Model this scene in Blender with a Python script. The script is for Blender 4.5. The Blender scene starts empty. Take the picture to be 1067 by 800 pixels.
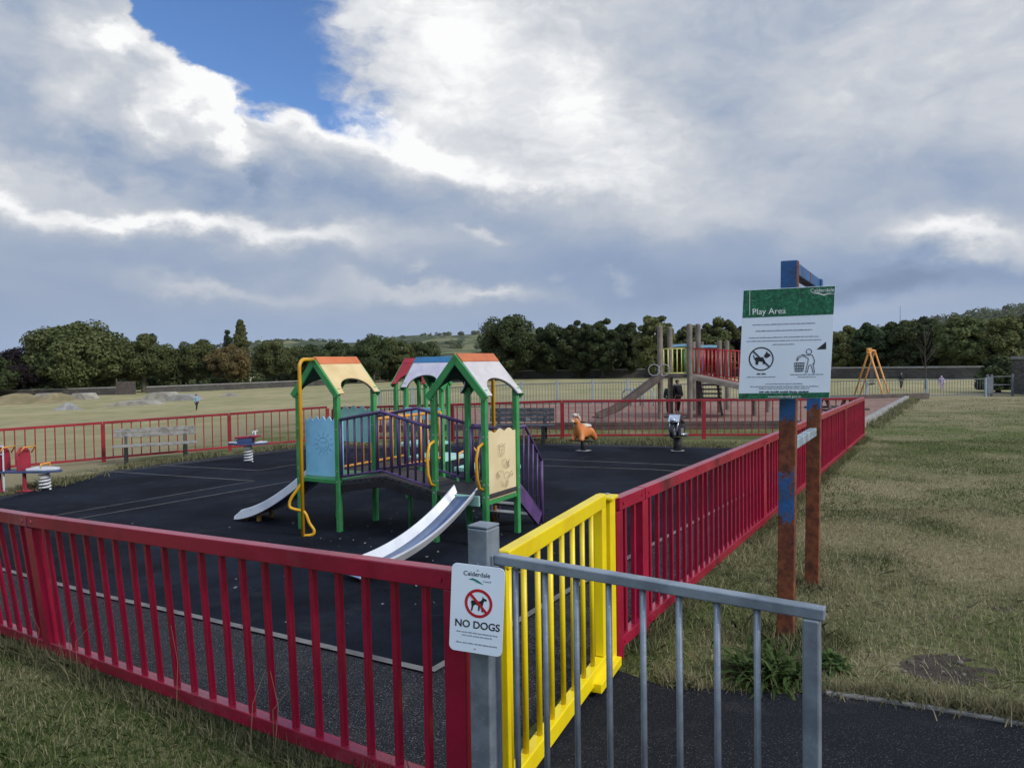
import bpy, bmesh, math, random
import numpy as np
from mathutils import Vector, Matrix
random.seed(7)
RNG = np.random.default_rng(11)
S = bpy.context.scene
COL = S.collection
rad = math.radians

# ------------------------------------------------------------------ camera
FPX = 760.0; EYE = 1.70; PITCH = math.atan(22/760); RHO = 0.015      # photo is 1067 x 800
FW = Vector((0, math.cos(PITCH), -math.sin(PITCH)))
U0 = Vector((0, math.sin(PITCH), math.cos(PITCH))); R0 = Vector((1, 0, 0))
RT = R0*math.cos(RHO) - U0*math.sin(RHO); UP = U0*math.cos(RHO) + R0*math.sin(RHO)
cd = bpy.data.cameras.new('camera'); cam = bpy.data.objects.new('camera', cd); COL.objects.link(cam)
cd.sensor_width = 36; cd.lens = 36*FPX/1067; cd.clip_start = 0.05; cd.clip_end = 9000
cam.matrix_world = Matrix(((RT.x, UP.x, -FW.x, 0), (RT.y, UP.y, -FW.y, 0), (RT.z, UP.z, -FW.z, EYE), (0, 0, 0, 1)))
S.camera = cam
S.render.resolution_x = 1024; S.render.resolution_y = 767

# ------------------------------------------------------------------ light and exposure
SUN_AZ, SUN_EL = 125, 34
sl = bpy.data.lights.new('sun', 'SUN'); sun = bpy.data.objects.new('sun', sl); COL.objects.link(sun)
sl.energy = 2.45; sl.angle = rad(10); sl.color = (1, .96, .90)
sd = Vector((math.sin(rad(SUN_AZ))*math.cos(rad(SUN_EL)), math.cos(rad(SUN_AZ))*math.cos(rad(SUN_EL)), math.sin(rad(SUN_EL))))
sun.rotation_euler = sd.to_track_quat('Z', 'Y').to_euler()
S.view_settings.view_transform = 'Standard'; S.view_settings.look = 'None'
S.view_settings.exposure = 0.0; S.view_settings.gamma = 1; S.view_settings.use_curve_mapping = False
S.cycles.max_bounces = 6; S.cycles.diffuse_bounces = 3; S.cycles.transparent_max_bounces = 8
S.cycles.use_denoising = True

# ------------------------------------------------------------------ pixel <-> world helpers
def g(x, y):                                     # the lie of the land: falls to the left and gently away
    sx = min(x, 0.0)
    return -2.0*(1-math.exp(.045*sx/2.0)) - .5*(1-math.exp(-max(y, 0)/50))
def G(x, y):
    sx = np.minimum(x, 0.0)
    return -2.0*(1-np.exp(.045*sx/2.0)) - .5*(1-np.exp(-np.maximum(y, 0)/50))
def ray(px, py): return FW + RT*((px-533.5)/FPX) + UP*((400-py)/FPX)
def gp(px, py):                                  # the ground point seen at a photo pixel
    d = ray(px, py); lo, hi = .3, 500
    for _ in range(50):
        m = (lo+hi)/2
        if EYE + d.z*m > g(d.x*m, d.y*m): lo = m
        else: hi = m
    return Vector((d.x*lo, d.y*lo, EYE+d.z*lo))
def at(px, py, Y):
    d = ray(px, py); t = Y/d.y
    return Vector((d.x*t, Y, EYE+d.z*t))
def azel(px, py):
    d = ray(px, py).normalized()
    return math.degrees(math.atan2(d.x, d.y)), math.degrees(math.asin(d.z))

# ------------------------------------------------------------------ a small node language
class E:
    def __init__(s, nt, sock): s.nt = nt; s.k = sock
    def op(s, o, *a, clamp=False):
        n = s.nt.nodes.new('ShaderNodeMath'); n.operation = o; n.use_clamp = clamp
        for i, q in enumerate((s,)+a):
            if isinstance(q, E): s.nt.links.new(q.k, n.inputs[i])
            else: n.inputs[i].default_value = q
        return E(s.nt, n.outputs[0])
    def __add__(s, o): return s.op('ADD', o)
    __radd__ = __add__
    def __sub__(s, o): return s.op('SUBTRACT', o)
    def __rsub__(s, o): return (s*-1)+o
    def __mul__(s, o): return s.op('MULTIPLY', o)
    __rmul__ = __mul__
    def __truediv__(s, o): return s.op('DIVIDE', o)
    def min(s, o): return s.op('MINIMUM', o)
    def max(s, o): return s.op('MAXIMUM', o)
    def clamp(s): return s.op('ADD', 0.0, clamp=True)
    def step(s, a, b):                            # smoothstep, a < b or reversed
        n = s.nt.nodes.new('ShaderNodeMapRange'); n.interpolation_type = 'SMOOTHSTEP'
        s.nt.links.new(s.k, n.inputs[0])
        if a < b: n.inputs[1].default_value = a; n.inputs[2].default_value = b
        else:
            n.inputs[1].default_value = b; n.inputs[2].default_value = a; n.inputs[3].default_value = 1; n.inputs[4].default_value = 0
        return E(s.nt, n.outputs[0])
    def exp(s): return s.op('EXPONENT')
def noise(nt, vec, scale, detail=4, rough=.55, dist=0, out=0, dims='3D'):
    n = nt.nodes.new('ShaderNodeTexNoise'); n.noise_dimensions = dims
    n.inputs['Scale'].default_value = scale; n.inputs['Detail'].default_value = detail
    n.inputs['Roughness'].default_value = rough; n.inputs['Distortion'].default_value = dist
    if vec is not None: nt.links.new(vec, n.inputs['Vector'])
    return E(nt, n.outputs[out])
def voro(nt, vec, scale, feature='F1', out=0):
    n = nt.nodes.new('ShaderNodeTexVoronoi'); n.feature = feature; n.inputs['Scale'].default_value = scale
    if vec is not None: nt.links.new(vec, n.inputs['Vector'])
    return n.outputs[out]
def mixc(nt, f, a, b, mode='MIX'):
    n = nt.nodes.new('ShaderNodeMix'); n.data_type = 'RGBA'; n.blend_type = mode
    if isinstance(f, E): nt.links.new(f.k, n.inputs[0])
    else: n.inputs[0].default_value = f
    for q, i in ((a, 6), (b, 7)):
        if isinstance(q, (tuple, list)): n.inputs[i].default_value = (*q[:3], 1)
        else: nt.links.new(q, n.inputs[i])
    return n.outputs[2]
def ramp(nt, f, stops):
    n = nt.nodes.new('ShaderNodeValToRGB'); nt.links.new(f.k, n.inputs[0])
    el = n.color_ramp.elements
    while len(el) < len(stops): el.new(.5)
    for e, (p, c) in zip(el, stops): e.position = p; e.color = (*c, 1)
    return n.outputs[0]
def comb(nt, x, y, z=0.0):
    n = nt.nodes.new('ShaderNodeCombineXYZ')
    for i, q in enumerate((x, y, z)):
        if isinstance(q, E): nt.links.new(q.k, n.inputs[i])
        else: n.inputs[i].default_value = q
    return n.outputs[0]
def sep(nt, v):
    n = nt.nodes.new('ShaderNodeSeparateXYZ'); nt.links.new(v, n.inputs[0])
    return [E(nt, o) for o in n.outputs]

# ------------------------------------------------------------------ sky: Nishita blue behind broken cloud laid out by azimuth and elevation
W = bpy.data.worlds.new('World'); S.world = W; W.use_nodes = True
nt = W.node_tree; nt.nodes.clear()
tc = nt.nodes.new('ShaderNodeTexCoord')
dx, dy, dz = sep(nt, tc.outputs['Generated'])
AZ = dx.op('ARCTAN2', dy)*57.2958; EL = dz.op('ARCSINE')*57.2958
sky = nt.nodes.new('ShaderNodeTexSky'); sky.sky_type = 'NISHITA'; sky.sun_disc = False
sky.sun_elevation = rad(SUN_EL); sky.sun_rotation = rad(SUN_AZ); sky.air_density = 1.0; sky.dust_density = .4; sky.ozone_density = 2.5
skb = mixc(nt, 1.0, sky.outputs[0], (.084, .108, .142), 'MULTIPLY')
cv = comb(nt, AZ*.045, EL*.09)
n1 = noise(nt, cv, 1.15, 9, .58, .3, dims='2D')             # big masses
n2 = noise(nt, comb(nt, AZ*.05+7.3, EL*.10+3.1), 3.2, 7, .5, .35, dims='2D')
wx = noise(nt, comb(nt, AZ*.05+31, EL*.08+5), 2.4, 6, .6, dims='2D')-.5
wy = noise(nt, comb(nt, AZ*.05+77, EL*.08+9), 2.4, 6, .6, dims='2D')-.5
# rounded billows for the heaped cloud
bil = E(nt, voro(nt, comb(nt, AZ*.11+wx*.9, EL*.13+wy*.9), 2.6, 'SMOOTH_F1'))
A2 = AZ + wx*7.0; E2 = EL + wy*5.0
b = EL.step(4, 15)*.30 + .30
def blob(px, py, rx, ry, rot, amp):
    a0, e0 = azel(px, py); k = 57.3/FPX; c, s = math.cos(rad(rot)), math.sin(rad(rot))
    X = A2-a0; Y = E2-e0
    u = (X*c - Y*s)*(1/(rx*k)); v = (X*s + Y*c)*(1/(ry*k))
    return ((u*u + v*v)*-1.0).exp()*amp
for q in [(120, 45, 130, 30, 30, .16), (215, 110, 60, 30, 50, .12), (60, 110, 110, 40, 0, .02), (140, 172, 150, 20, 10, -.22), (268, 184, 44, 34, 0, .16), (30, 170, 70, 20, 0, -.05),
          (60, 222, 150, 12, 5, .36), (250, 243, 150, 11, 3, .42), (330, 238, 60, 8, 0, .20), (60, 195, 90, 10, 0, .12),
          (320, 126, 110, 14, 8, .34), (490, 178, 120, 13, 16, .26), (600, 200, 80, 10, 8, .10), (430, 208, 190, 24, 6, -.30), (300, 195, 90, 16, 0, -.08),
          (330, 272, 420, 18, 0, -.08), (450, 302, 120, 9, 7, .36), (270, 300, 110, 10, 3, .24), (200, 292, 40, 9, 0, .16), (520, 308, 40, 7, 0, .2), (360, 325, 200, 9, 2, .06),
          (440, 60, 75, 110, -10, .24), (625, 140, 95, 75, 30, .34), (540, 60, 110, 80, 0, .16), (720, 200, 130, 40, 10, .14), (400, 20, 60, 40, 0, .05),
          (730, 95, 60, 45, 0, -.10), (900, 120, 190, 130, 0, -.03), (900, 205, 120, 34, 0, -.10), (860, 40, 130, 40, 0, -.04),
          (985, 250, 48, 12, 8, .5), (935, 222, 34, 24, 0, .16), (1060, 262, 50, 16, 0, .25), (955, 287, 130, 13, 0, -.24), (1050, 190, 60, 22, 0, -.06),
          (780, 235, 220, 16, 4, .14), (690, 285, 170, 40, 0, -.13), (1010, 25, 150, 45, 0, .12), (500, 240, 20, 6, 0, .34), (432, 275, 14, 5, 0, .24), (652, 292, 14, 5, 0, .2), (585, 293, 12, 5, 0, .14), (870, 320, 120, 15, 0, .12)]:
    b = b + blob(*q)
hi = EL.step(5, 15)
n3 = noise(nt, comb(nt, AZ*.05+wx*.5, EL*.11+wy*.5), 9.0, 6, .62, .2, dims='2D')
b = b + (n1-.5)*(.42*hi+.16) + (n2-.5)*(.30*hi+.10) + (n3-.5)*(.16*hi+.05)
# blue opening: a wedge, open at the top; heaped edge to the left, wispy edge to the right
def half(p, q, ax, ex):                                       # signed distance (degrees), positive on the left of p->q as seen in the sky
    (a0, e0), (a1, e1) = azel(*p), azel(*q); L = math.hypot(a1-a0, e1-e0)
    return (ax-a0)*(-(e1-e0)/L) + (ex-e0)*((a1-a0)/L)
A3 = AZ + wx*5 + (n2-.5)*3; E3 = EL + wy*4 + (n2-.5)*3
dl = half((118, 0), (248, 122), AZ + wx*4, EL + wy*3.5 + (n2-.5)*2.5) + (.42-bil)*3.0
db = half((232, 106), (420, 146), A3, E3)
dr = half((398, 165), (356, -20), AZ + wx*9 + (n2-.5)*7 + (n3-.5)*3, EL + wy*6)
gap = dl.step(-.2, .35).min(db.step(-.3, .6)).min(dr.step(-1.6, 3.0))
# the heaped cloud: bright crest just inside its edge, greyer body
heap = (dl*-1).step(-.2, .4)*AZ.step(-14, -20)*EL.step(8, 12)
crest = (dl*-1).step(2.6, .2)*heap
d4 = half((246, 96), (262, 222), AZ + wx*5 + (n3-.5)*2, EL + wy*4 + (n3-.5)*2)   # right flank of the near heap, in front of the next bank
body = (d4*-1).step(-.15, .35)*EL.step(10.5, 13.5)*EL.step(24, 19)
b = b + body*.05 + (d4*-1).step(3.2, .2)*body*.13 - d4.step(-.1, .3)*d4.step(5, .5)*EL.step(10, 13)*EL.step(20, 17)*.05
b = b + crest*.26 - heap*(bil-.30)*.62 + db.step(-3.2, -.2)*db.step(.8, -.2)*AZ.step(-20, -16)*AZ.step(2, -6)*.12
cl = ramp(nt, (b*.94+.06).clamp(), [(0, (.165, .235, .36)), (.28, (.285, .37, .53)), (.5, (.42, .48, .585)), (.72, (.60, .63, .685)), (.88, (.80, .815, .84)), (1, (1.0, 1.0, 1.0))])
c1 = mixc(nt, gap, cl, skb)
hz = EL.step(5.5, 0)*.65
c2 = mixc(nt, hz, c1, (.36, .47, .66))
# the half of the sky behind the camera: broken bright cloud, brightened as fill, darkened low down
back = dy.step(.25, -.35)
bk = ramp(nt, (n1*.6 + n2*.4), [(.3, (.40, .62, 1.10)), (.5, (.74, .93, 1.26)), (.7, (1.42, 1.52, 1.64))])
c3 = mixc(nt, back, c2, mixc(nt, EL.step(6, 30), (.085, .105, .14), bk))
bg = nt.nodes.new('ShaderNodeBackground'); nt.links.new(c3, bg.inputs[0]); bg.inputs[1].default_value = 1.0
# clouds are set at true picture radiance; the Nishita part was brought down to 0.08-0.11 above
ow = nt.nodes.new('ShaderNodeOutputWorld'); nt.links.new(bg.outputs[0], ow.inputs[0])
W.cycles.sampling_method = 'MANUAL'; W.cycles.sample_map_resolution = 512

# ------------------------------------------------------------------ materials
def new_mat(name):
    m = bpy.data.materials.new(name); m.use_nodes = True; t = m.node_tree
    p = t.nodes['Principled BSDF']; c = t.nodes.new('ShaderNodeTexCoord')
    return m, t, p, c
def bump(t, p, h, strength, dist=.01):
    n = t.nodes.new('ShaderNodeBump'); n.inputs['Strength'].default_value = strength; n.inputs['Distance'].default_value = dist
    t.links.new(h.k, n.inputs['Height']); t.links.new(n.outputs[0], p.inputs['Normal'])
def surf(name, c1, c2=None, scale=6, rough=.5, metal=0, bmp=0, bscale=60, chip=None, chip_at=.72, chip_scale=14, detail=5, rvar=.12, spec=.5, worn=None, vary=.2):
    m, t, p, c = new_mat(name); v = c.outputs['Object']
    c2 = c2 or tuple(x*.72 for x in c1)
    f = noise(t, v, scale, detail, .6)
    col = mixc(t, f.step(.35, .68), c1, c2)
    if vary:                                                  # no two pieces quite the same shade
        oi = t.nodes.new('ShaderNodeObjectInfo'); hv = t.nodes.new('ShaderNodeHueSaturation'); t.links.new(col, hv.inputs['Color'])
        ev = E(t, oi.outputs['Random'])*vary + (1-vary*.5); t.links.new(ev.k, hv.inputs['Value']); col = hv.outputs[0]
    if worn:                                                  # weather-faded patches
        col = mixc(t, noise(t, v, 1.7, 6, .7).step(.52, .78)*.55, col, worn)
    if chip:
        k = noise(t, v, chip_scale, 6, .65)
        col = mixc(t, k.step(chip_at, chip_at+.02), col, chip)
    t.links.new(col, p.inputs['Base Color'])
    r = noise(t, v, scale*2.3, 4)*rvar*2 + (rough-rvar)
    t.links.new(r.k, p.inputs['Roughness'])
    p.inputs['Metallic'].default_value = metal; p.inputs['Specular IOR Level'].default_value = spec
    if bmp: bump(t, p, noise(t, v, bscale, 4), bmp)
    return m
M = {}
M['crimson'] = surf('crimson_paint', (.36, .009, .042), (.25, .007, .030), 3, .24, rvar=.08, bmp=.03, bscale=90, chip=(.20, .10, .085), chip_at=.715, chip_scale=34, worn=(.33, .10, .12))
M['crimson_far'] = surf('faded_red_paint', (.30, .020, .028), (.20, .014, .020), 2, .45, worn=(.30, .09, .09))
M['yellow'] = surf('yellow_paint', (.90, .69, .006), (.80, .58, .008), 4, .36, worn=(.62, .46, .06), bmp=.05, bscale=80, chip=(.35, .24, .05), chip_at=.80, chip_scale=30)
M['galv'] = surf('galvanised_steel', (.27, .31, .35), (.16, .19, .225), 7, .5, metal=.35, bmp=.10, bscale=70, chip=(.42, .45, .47), chip_at=.66, chip_scale=38)
M['steel'] = surf('slide_steel', (.22, .30, .46), (.17, .23, .38), 3, .34, worn=(.42, .46, .54), metal=.6, rvar=.04)  # blue in the base colour stands in for reflected sky
M['steel_edge'] = surf('pale_slide_side', (.74, .755, .775), (.62, .64, .67), 5, .30, metal=.0, rvar=.05)
M['green'] = surf('green_paint', (.058, .33, .095), (.04, .235, .068), 5, .45, chip=(.16, .20, .14), chip_at=.72, chip_scale=34, worn=(.13, .31, .16))
M['shaded_green'] = surf('shaded_green_back', (.018, .060, .055), (.012, .042, .040), 4, .6)  # green backs of the roof boards, their shade painted in as dark teal
M['purple'] = surf('purple_paint', (.135, .070, .205), (.09, .05, .145), 5, .45, chip=(.24, .21, .27), chip_at=.70, chip_scale=34, worn=(.19, .14, .25))
M['gold'] = surf('yellow_tube_paint', (.68, .36, .012), (.55, .28, .012), 5, .42)
M['orange'] = surf('orange_rail_paint', (.80, .38, .045), (.68, .3, .04), 5, .45)
M['cream'] = surf('cream_roof', (.68, .52, .27), (.58, .43, .20), 3.5, .55, bmp=.05, chip=(.74, .46, .07), chip_at=.63, chip_scale=5, worn=(.62, .52, .36))
M['white_roof'] = surf('white_roof', (.64, .60, .595), (.56, .51, .515), 7, .55, bmp=.05, chip=(.46, .36, .36), chip_at=.66, chip_scale=20)
M['lilac_roof'] = surf('lilac_roof', (.60, .56, .64), (.50, .46, .55), 7, .55, worn=(.66, .62, .64))
M['red_roof'] = surf('red_roof', (.45, .022, .045), (.36, .02, .035), 5, .5)
M['orange_cap'] = surf('orange_ridge', (.60, .17, .055), (.50, .13, .045), 6, .5, worn=(.62, .26, .14))
M['blue_cap'] = surf('blue_ridge', (.04, .19, .38), (.03, .15, .31), 6, .5)
M['blue_panel'] = surf('blue_panel', (.32, .64, .84), (.25, .55, .76), 4, .5, worn=(.42, .66, .80))
M['teal_panel'] = surf('teal_panel', (.42, .72, .62), (.34, .62, .54), 5, .5)
M['cream_panel'] = surf('cream_panel', (.76, .63, .38), (.68, .55, .31), 4, .55, worn=(.66, .55, .38))
M['ink'] = surf('engraved_line', (.40, .31, .20), None, 5, .7)
M['blue_ink'] = surf('engraved_blue_line', (.16, .38, .56), None, 5, .7)
M['deck'] = surf('bridge_deck', (.055, .050, .048), (.035, .032, .034), 8, .7)
M['black'] = surf('black_plastic', (.014, .014, .016), (.022, .022, .025), 6, .45)
M['black_rubber'] = surf('black_rubber_post', (.012, .012, .014), (.02, .02, .022), 6, .7)
M['bench_wood'] = surf('weathered_bench_wood', (.27, .255, .235), (.15, .143, .132), 9, .8, bmp=.3, bscale=40)
M['dark_wood'] = surf('dark_bench_wood', (.060, .064, .072), (.028, .030, .034), 9, .75, chip=(.18, .19, .21), chip_at=.60, chip_scale=12)
M['timber'] = surf('grey_timber_pole', (.225, .19, .155), (.135, .115, .095), 3, .8, bmp=.3, bscale=30)
M['timber_dark'] = surf('dark_timber', (.105, .082, .068), (.06, .048, .042), 4, .8)
M['pale_yellow'] = surf('pale_yellow_bars', (.74, .70, .22), (.62, .58, .2), 5, .45)
M['bright_red'] = surf('bright_red_bars', (.50, .016, .028), (.42, .014, .022), 5, .45)
M['pale_blue'] = surf('pale_blue_bar', (.22, .42, .55), (.18, .34, .46), 5, .5)
M['swing_orange'] = surf('orange_swing_frame', (.78, .34, .075), (.66, .27, .06), 5, .45)
M['grey_rail'] = surf('grey_railing', (.16, .18, .20), (.12, .135, .15), 3, .5, metal=.2)
M['grey_post'] = surf('pale_grey_post', (.28, .34, .38), (.22, .27, .31), 3, .5)
M['toy_red'] = surf('red_seat', (.36, .03, .052), (.28, .025, .04), 6, .45)
M['toy_blue'] = surf('blue_board', (.05, .08, .19), (.04, .06, .13), 6, .5)
M['toy_white'] = surf('white_board', (.66, .68, .72), (.55, .57, .6), 6, .5)
M['spring'] = surf('white_spring', (.72, .73, .75), (.55, .56, .58), 6, .4)
M['horse_orange'] = surf('orange_horse', (.66, .22, .055), (.54, .17, .045), 5, .5, chip=(.60, .46, .36), chip_at=.58, chip_scale=3.2)
M['horse_pale'] = surf('pale_horse_mane', (.66, .58, .48), (.5, .42, .34), 7, .6)
M['chrome'] = surf('chrome_grey', (.50, .53, .57), (.36, .38, .42), 6, .25, metal=.7)
M['silver_plate'] = surf('silver_plate', (.34, .35, .36), (.26, .27, .28), 7, .5)
M['sign_white'] = surf('white_sign_face', (.66, .745, .84), (.60, .69, .785), 2.2, .38, bmp=.02, rvar=.06)
M['sign_green'] = surf('leafy_green_print', (.012, .13, .062), (.008, .055, .03), 55, .4, chip=(.035, .22, .11), chip_at=.58, chip_scale=75, rvar=.05)
M['print_black'] = surf('black_print', (.012, .013, .015), (.02, .02, .022), 9, .5)
M['print_grey'] = surf('grey_print', (.22, .25, .30), (.3, .33, .37), 9, .5)
M['print_white'] = surf('white_print', (.78, .81, .8), None, 9, .5)
M['print_red'] = surf('red_print', (.42, .012, .02), (.36, .01, .018), 9, .5)
M['print_teal'] = surf('teal_print', (.02, .22, .19), None, 9, .5)
M['concrete'] = surf('concrete', (.29, .28, .26), (.19, .185, .175), 3, .85, bmp=.25, bscale=30)
M['concrete_worn'] = surf('worn_ramp_concrete', (.34, .315, .27), (.20, .18, .145), 1.3, .9, bmp=.3, bscale=12, worn=(.24, .20, .12))
M['concrete_pale'] = surf('pale_concrete', (.46, .45, .42), (.35, .34, .32), 2, .85, bmp=.25, bscale=20)
M['edging'] = surf('pale_edging', (.19, .185, .175), (.115, .112, .108), 6, .85, chip=(.06, .06, .062), chip_at=.62, chip_scale=9)
M['coping'] = surf('wall_coping', (.27, .26, .24), (.20, .19, .18), 2, .85)
M['bark'] = surf('tree_bark', (.105, .085, .065), (.06, .05, .04), 4, .9, bmp=.4, bscale=12)
M['bark_pale'] = surf('pale_bark', (.22, .20, .17), (.14, .125, .11), 4, .9, bmp=.3, bscale=12)
M['skin'] = surf('skin', (.46, .27, .19), (.42, .24, .17), 6, .55)
M['coat_black'] = surf('black_coat', (.012, .013, .016), (.02, .02, .024), 6, .85)
M['coat_lilac'] = surf('lilac_coat', (.55, .44, .62), (.48, .37, .55), 6, .85)
M['coat_blue'] = surf('pale_blue_top', (.28, .40, .50), (.22, .33, .42), 6, .85)
M['coat_green'] = surf('dark_green_coat', (.012, .035, .024), (.018, .045, .03), 6, .85)
M['hair'] = surf('dark_hair', (.03, .022, .016), None, 6, .6)
M['soil_mound'] = surf('mound_grass', (.27, .21, .11), (.165, .14, .072), .7, .95, bmp=.4, bscale=3)
M['brass'] = surf('worn_bracket', (.42, .25, .06), (.3, .18, .05), 8, .5)

def rusty(name):                                              # blue paint left in patches on rusting steel
    m, t, p, c = new_mat(name); v = c.outputs['Object']; _, _, z = sep(t, v)
    mp = t.nodes.new('ShaderNodeMapping'); mp.inputs['Scale'].default_value = (1, 1, .42); t.links.new(v, mp.inputs[0])
    k = noise(t, mp.outputs[0], 5.5, 7, .66) + noise(t, mp.outputs[0], 26, 6, .7)*.34 - .155
    px_, py_, _ = sep(t, v); blob_ = ((z-.86)*(z-.86)*18.0*-1.0).exp()*.19*py_.step(.5, .3); side_ = (px_*.861-py_*.509-z*.0122).step(.045, .049)*.4
    blue = (k + z.step(1.28, 1.46)*.275 + blob_ - z.step(.6, .1)*.2 - side_).step(.655, .69)
    rust = ramp(t, noise(t, v, 16, 7, .7), [(.3, (.035, .014, .010)), (.48, (.13, .036, .015)), (.62, (.23, .068, .022)), (.75, (.10, .04, .025))])
    bl = mixc(t, noise(t, v, 9, 5).step(.4, .7), (.016, .10, .28), (.025, .06, .13))
    grey = noise(t, v, 5.5, 5, .6).step(.66, .68)
    t.links.new(mixc(t, grey*.7, mixc(t, blue, rust, bl), (.10, .115, .12)), p.inputs['Base Color'])
    r = blue*-.35+.85; t.links.new(r.k, p.inputs['Roughness']); bump(t, p, noise(t, v, 45, 6, .7), .35)
    return m
M['rusty'] = rusty('rusted_blue_paint')
M['rail_blue_grey'] = surf('worn_blue_grey_bar', (.30, .38, .43), (.17, .22, .26), 8, .55, chip=(.15, .06, .03), chip_at=.58, chip_scale=18)

def stone_wall():
    m, t, p, c = new_mat('gritstone_wall'); v = c.outputs['Object']
    mp = t.nodes.new('ShaderNodeMapping'); mp.inputs['Scale'].default_value = (1.6, 1.6, 4.2); t.links.new(v, mp.inputs[0])
    cell = voro(t, mp.outputs[0], 1.4, 'F1', 1); e = E(t, voro(t, mp.outputs[0], 1.4, 'DISTANCE_TO_EDGE'))
    cs_, _, _ = sep(t, cell); cc = mixc(t, cs_*.7, mixc(t, noise(t, v, .5, 4).step(.35, .7), (.115, .107, .094), (.075, .07, .062)), (.045, .042, .038))
    t.links.new(mixc(t, e.step(.05, .0)*.6, cc, (.03, .028, .026)), p.inputs['Base Color']); p.inputs['Roughness'].default_value = .95
    bump(t, p, e.step(0, .1) + noise(t, v, 9, 4)*.5, .6, .04)
    return m
M['stone'] = stone_wall()

def ground_mat():
    m, t, p, c = new_mat('meadow'); v = c.outputs['Object']; X, Y, Z = sep(t, v)
    big = noise(t, v, .11, 5, .6); mid = noise(t, v, .75, 6, .62); fine = noise(t, v, 14, 6, .7); vf = noise(t, v, 85, 4, .7)
    sunlit_dry = Y.step(18, 42).max((X*-1).step(7.5, 12)*Y.step(8, 13))    # far field: dry straw, lightened to paint in sunlight past the cloud shade
    k = (mid*.85 + big*.5 - .20 + sunlit_dry*.42 + (fine-.5)*.35 + X.step(1.8, 4.5)*Y.step(16, 5)*.16 + .035)
    green = mixc(t, fine.step(.35, .7), (.066, .086, .022), (.145, .165, .054))
    straw = mixc(t, vf.step(.35, .7), (.155, .128, .070), (.37, .315, .19))
    far = mixc(t, (mid*.6+big*.5).step(.42, .68), (.41, .345, .19), (.235, .23, .10))  # straw and green of the open field, with its sunlight in the tone
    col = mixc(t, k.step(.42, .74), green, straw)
    col = mixc(t, sunlit_dry*.85*(Y.step(22, 50).max((X*-1).step(9, 14)*.75)), col, far)
    # bare worn soil by the path
    q = ((X-2.38)*2.5)*((X-2.38)*2.5) + ((Y-4.02)*3.6)*((Y-4.02)*3.6)
    q2 = ((X-3.0)*1.0)*((X-3.0)*1.0) + ((Y-5.0)*2.2)*((Y-5.0)*2.2)
    soil = (q.step(1.0, .05)+ q2.step(.6, .05)*.35 + (fine-.5)*1.5 + (noise(t, v, 4.5, 5, .65)-.5)*2.6 - .05).step(.5, .62)
    col = mixc(t, soil, col, mixc(t, fine.step(.4, .6), (.050, .040, .034), (.085, .068, .056)))
    t.links.new(col, p.inputs['Base Color']); p.inputs['Roughness'].default_value = .95; p.inputs['Specular IOR Level'].default_value = .15
    bump(t, p, fine*.6 + vf*.5, .7, .03)
    return m
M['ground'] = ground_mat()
def speck(name, a, bb, dots, dens, sc=240, rough=.85, tint=None):
    m, t, p, c = new_mat(name); v = c.outputs['Object']
    col = mixc(t, noise(t, v, .55, 7, .68).step(.38, .66), a, bb)
    if tint: col = mixc(t, noise(t, v, 2.6, 7, .7).step(.52, .72)*.6, col, tint)
    d = noise(t, v, sc, 2, .5); d2 = noise(t, v, sc*.45, 3, .6)
    col = mixc(t, d.step(dens, dens+.06)*.8, col, dots)
    t.links.new(col, p.inputs['Base Color']); p.inputs['Roughness'].default_value = rough; p.inputs['Specular IOR Level'].default_value = .12
    bump(t, p, d + d2*.7, .6, .006)
    return m
M['rubber'] = speck('wet_pour_rubber', (.0024, .0038, .0080), (.0105, .0150, .0260), (.055, .065, .09), .67, 190, .9, (.022, .025, .032))
M['tarmac_in'] = speck('speckled_tarmac', (.016, .0168, .0205), (.022, .023, .027), (.20, .20, .21), .585, 150, .9, (.05, .048, .045))
M['tarmac'] = speck('path_tarmac', (.0105, .0118, .0155), (.0155, .017, .021), (.12, .12, .13), .62, 170, .88, (.045, .043, .042))
def mulch():
    m, t, p, c = new_mat('bark_mulch'); v = c.outputs['Object']
    col = ramp(t, noise(t, v, 5, 7, .75), [(.3, (.10, .055, .042)), (.5, (.25, .15, .115)), (.7, (.36, .235, .18))])
    t.links.new(mixc(t, noise(t, v, .4, 4).step(.4, .7)*.5, col, (.13, .085, .06)), p.inputs['Base Color'])
    p.inputs['Roughness'].default_value = .95; bump(t, p, noise(t, v, 14, 6, .7), .8, .03)
    return m
M['mulch'] = mulch()
def hill_mat():
    m, t, p, c = new_mat('far_hill'); v = c.outputs['Object']
    mp = t.nodes.new('ShaderNodeMapping'); mp.inputs['Scale'].default_value = (.0075, .004, .012); t.links.new(v, mp.inputs[0])
    cell = voro(t, mp.outputs[0], 1.0, 'F1', 1); ed = E(t, voro(t, mp.outputs[0], 1.0, 'DISTANCE_TO_EDGE'))
    sx, _, _ = sep(t, cell)
    fld = ramp(t, sx, [(0, (.10, .13, .05)), (.35, (.16, .165, .075)), (.6, (.24, .21, .11)), (.8, (.13, .15, .06)), (1, (.30, .26, .14))])
    w = noise(t, v, .012, 6, .65)
    t.links.new(mixc(t, (w.step(.47, .55)).max(ed.step(.09, .03)*.9), fld, mixc(t, noise(t, v, .06, 4).step(.4, .6), (.030, .045, .020), (.055, .07, .03))), p.inputs['Base Color'])
    p.inputs['Roughness'].default_value = .95; p.inputs['Specular IOR Level'].default_value = .1
    return m
M['hill'] = hill_mat()
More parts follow.
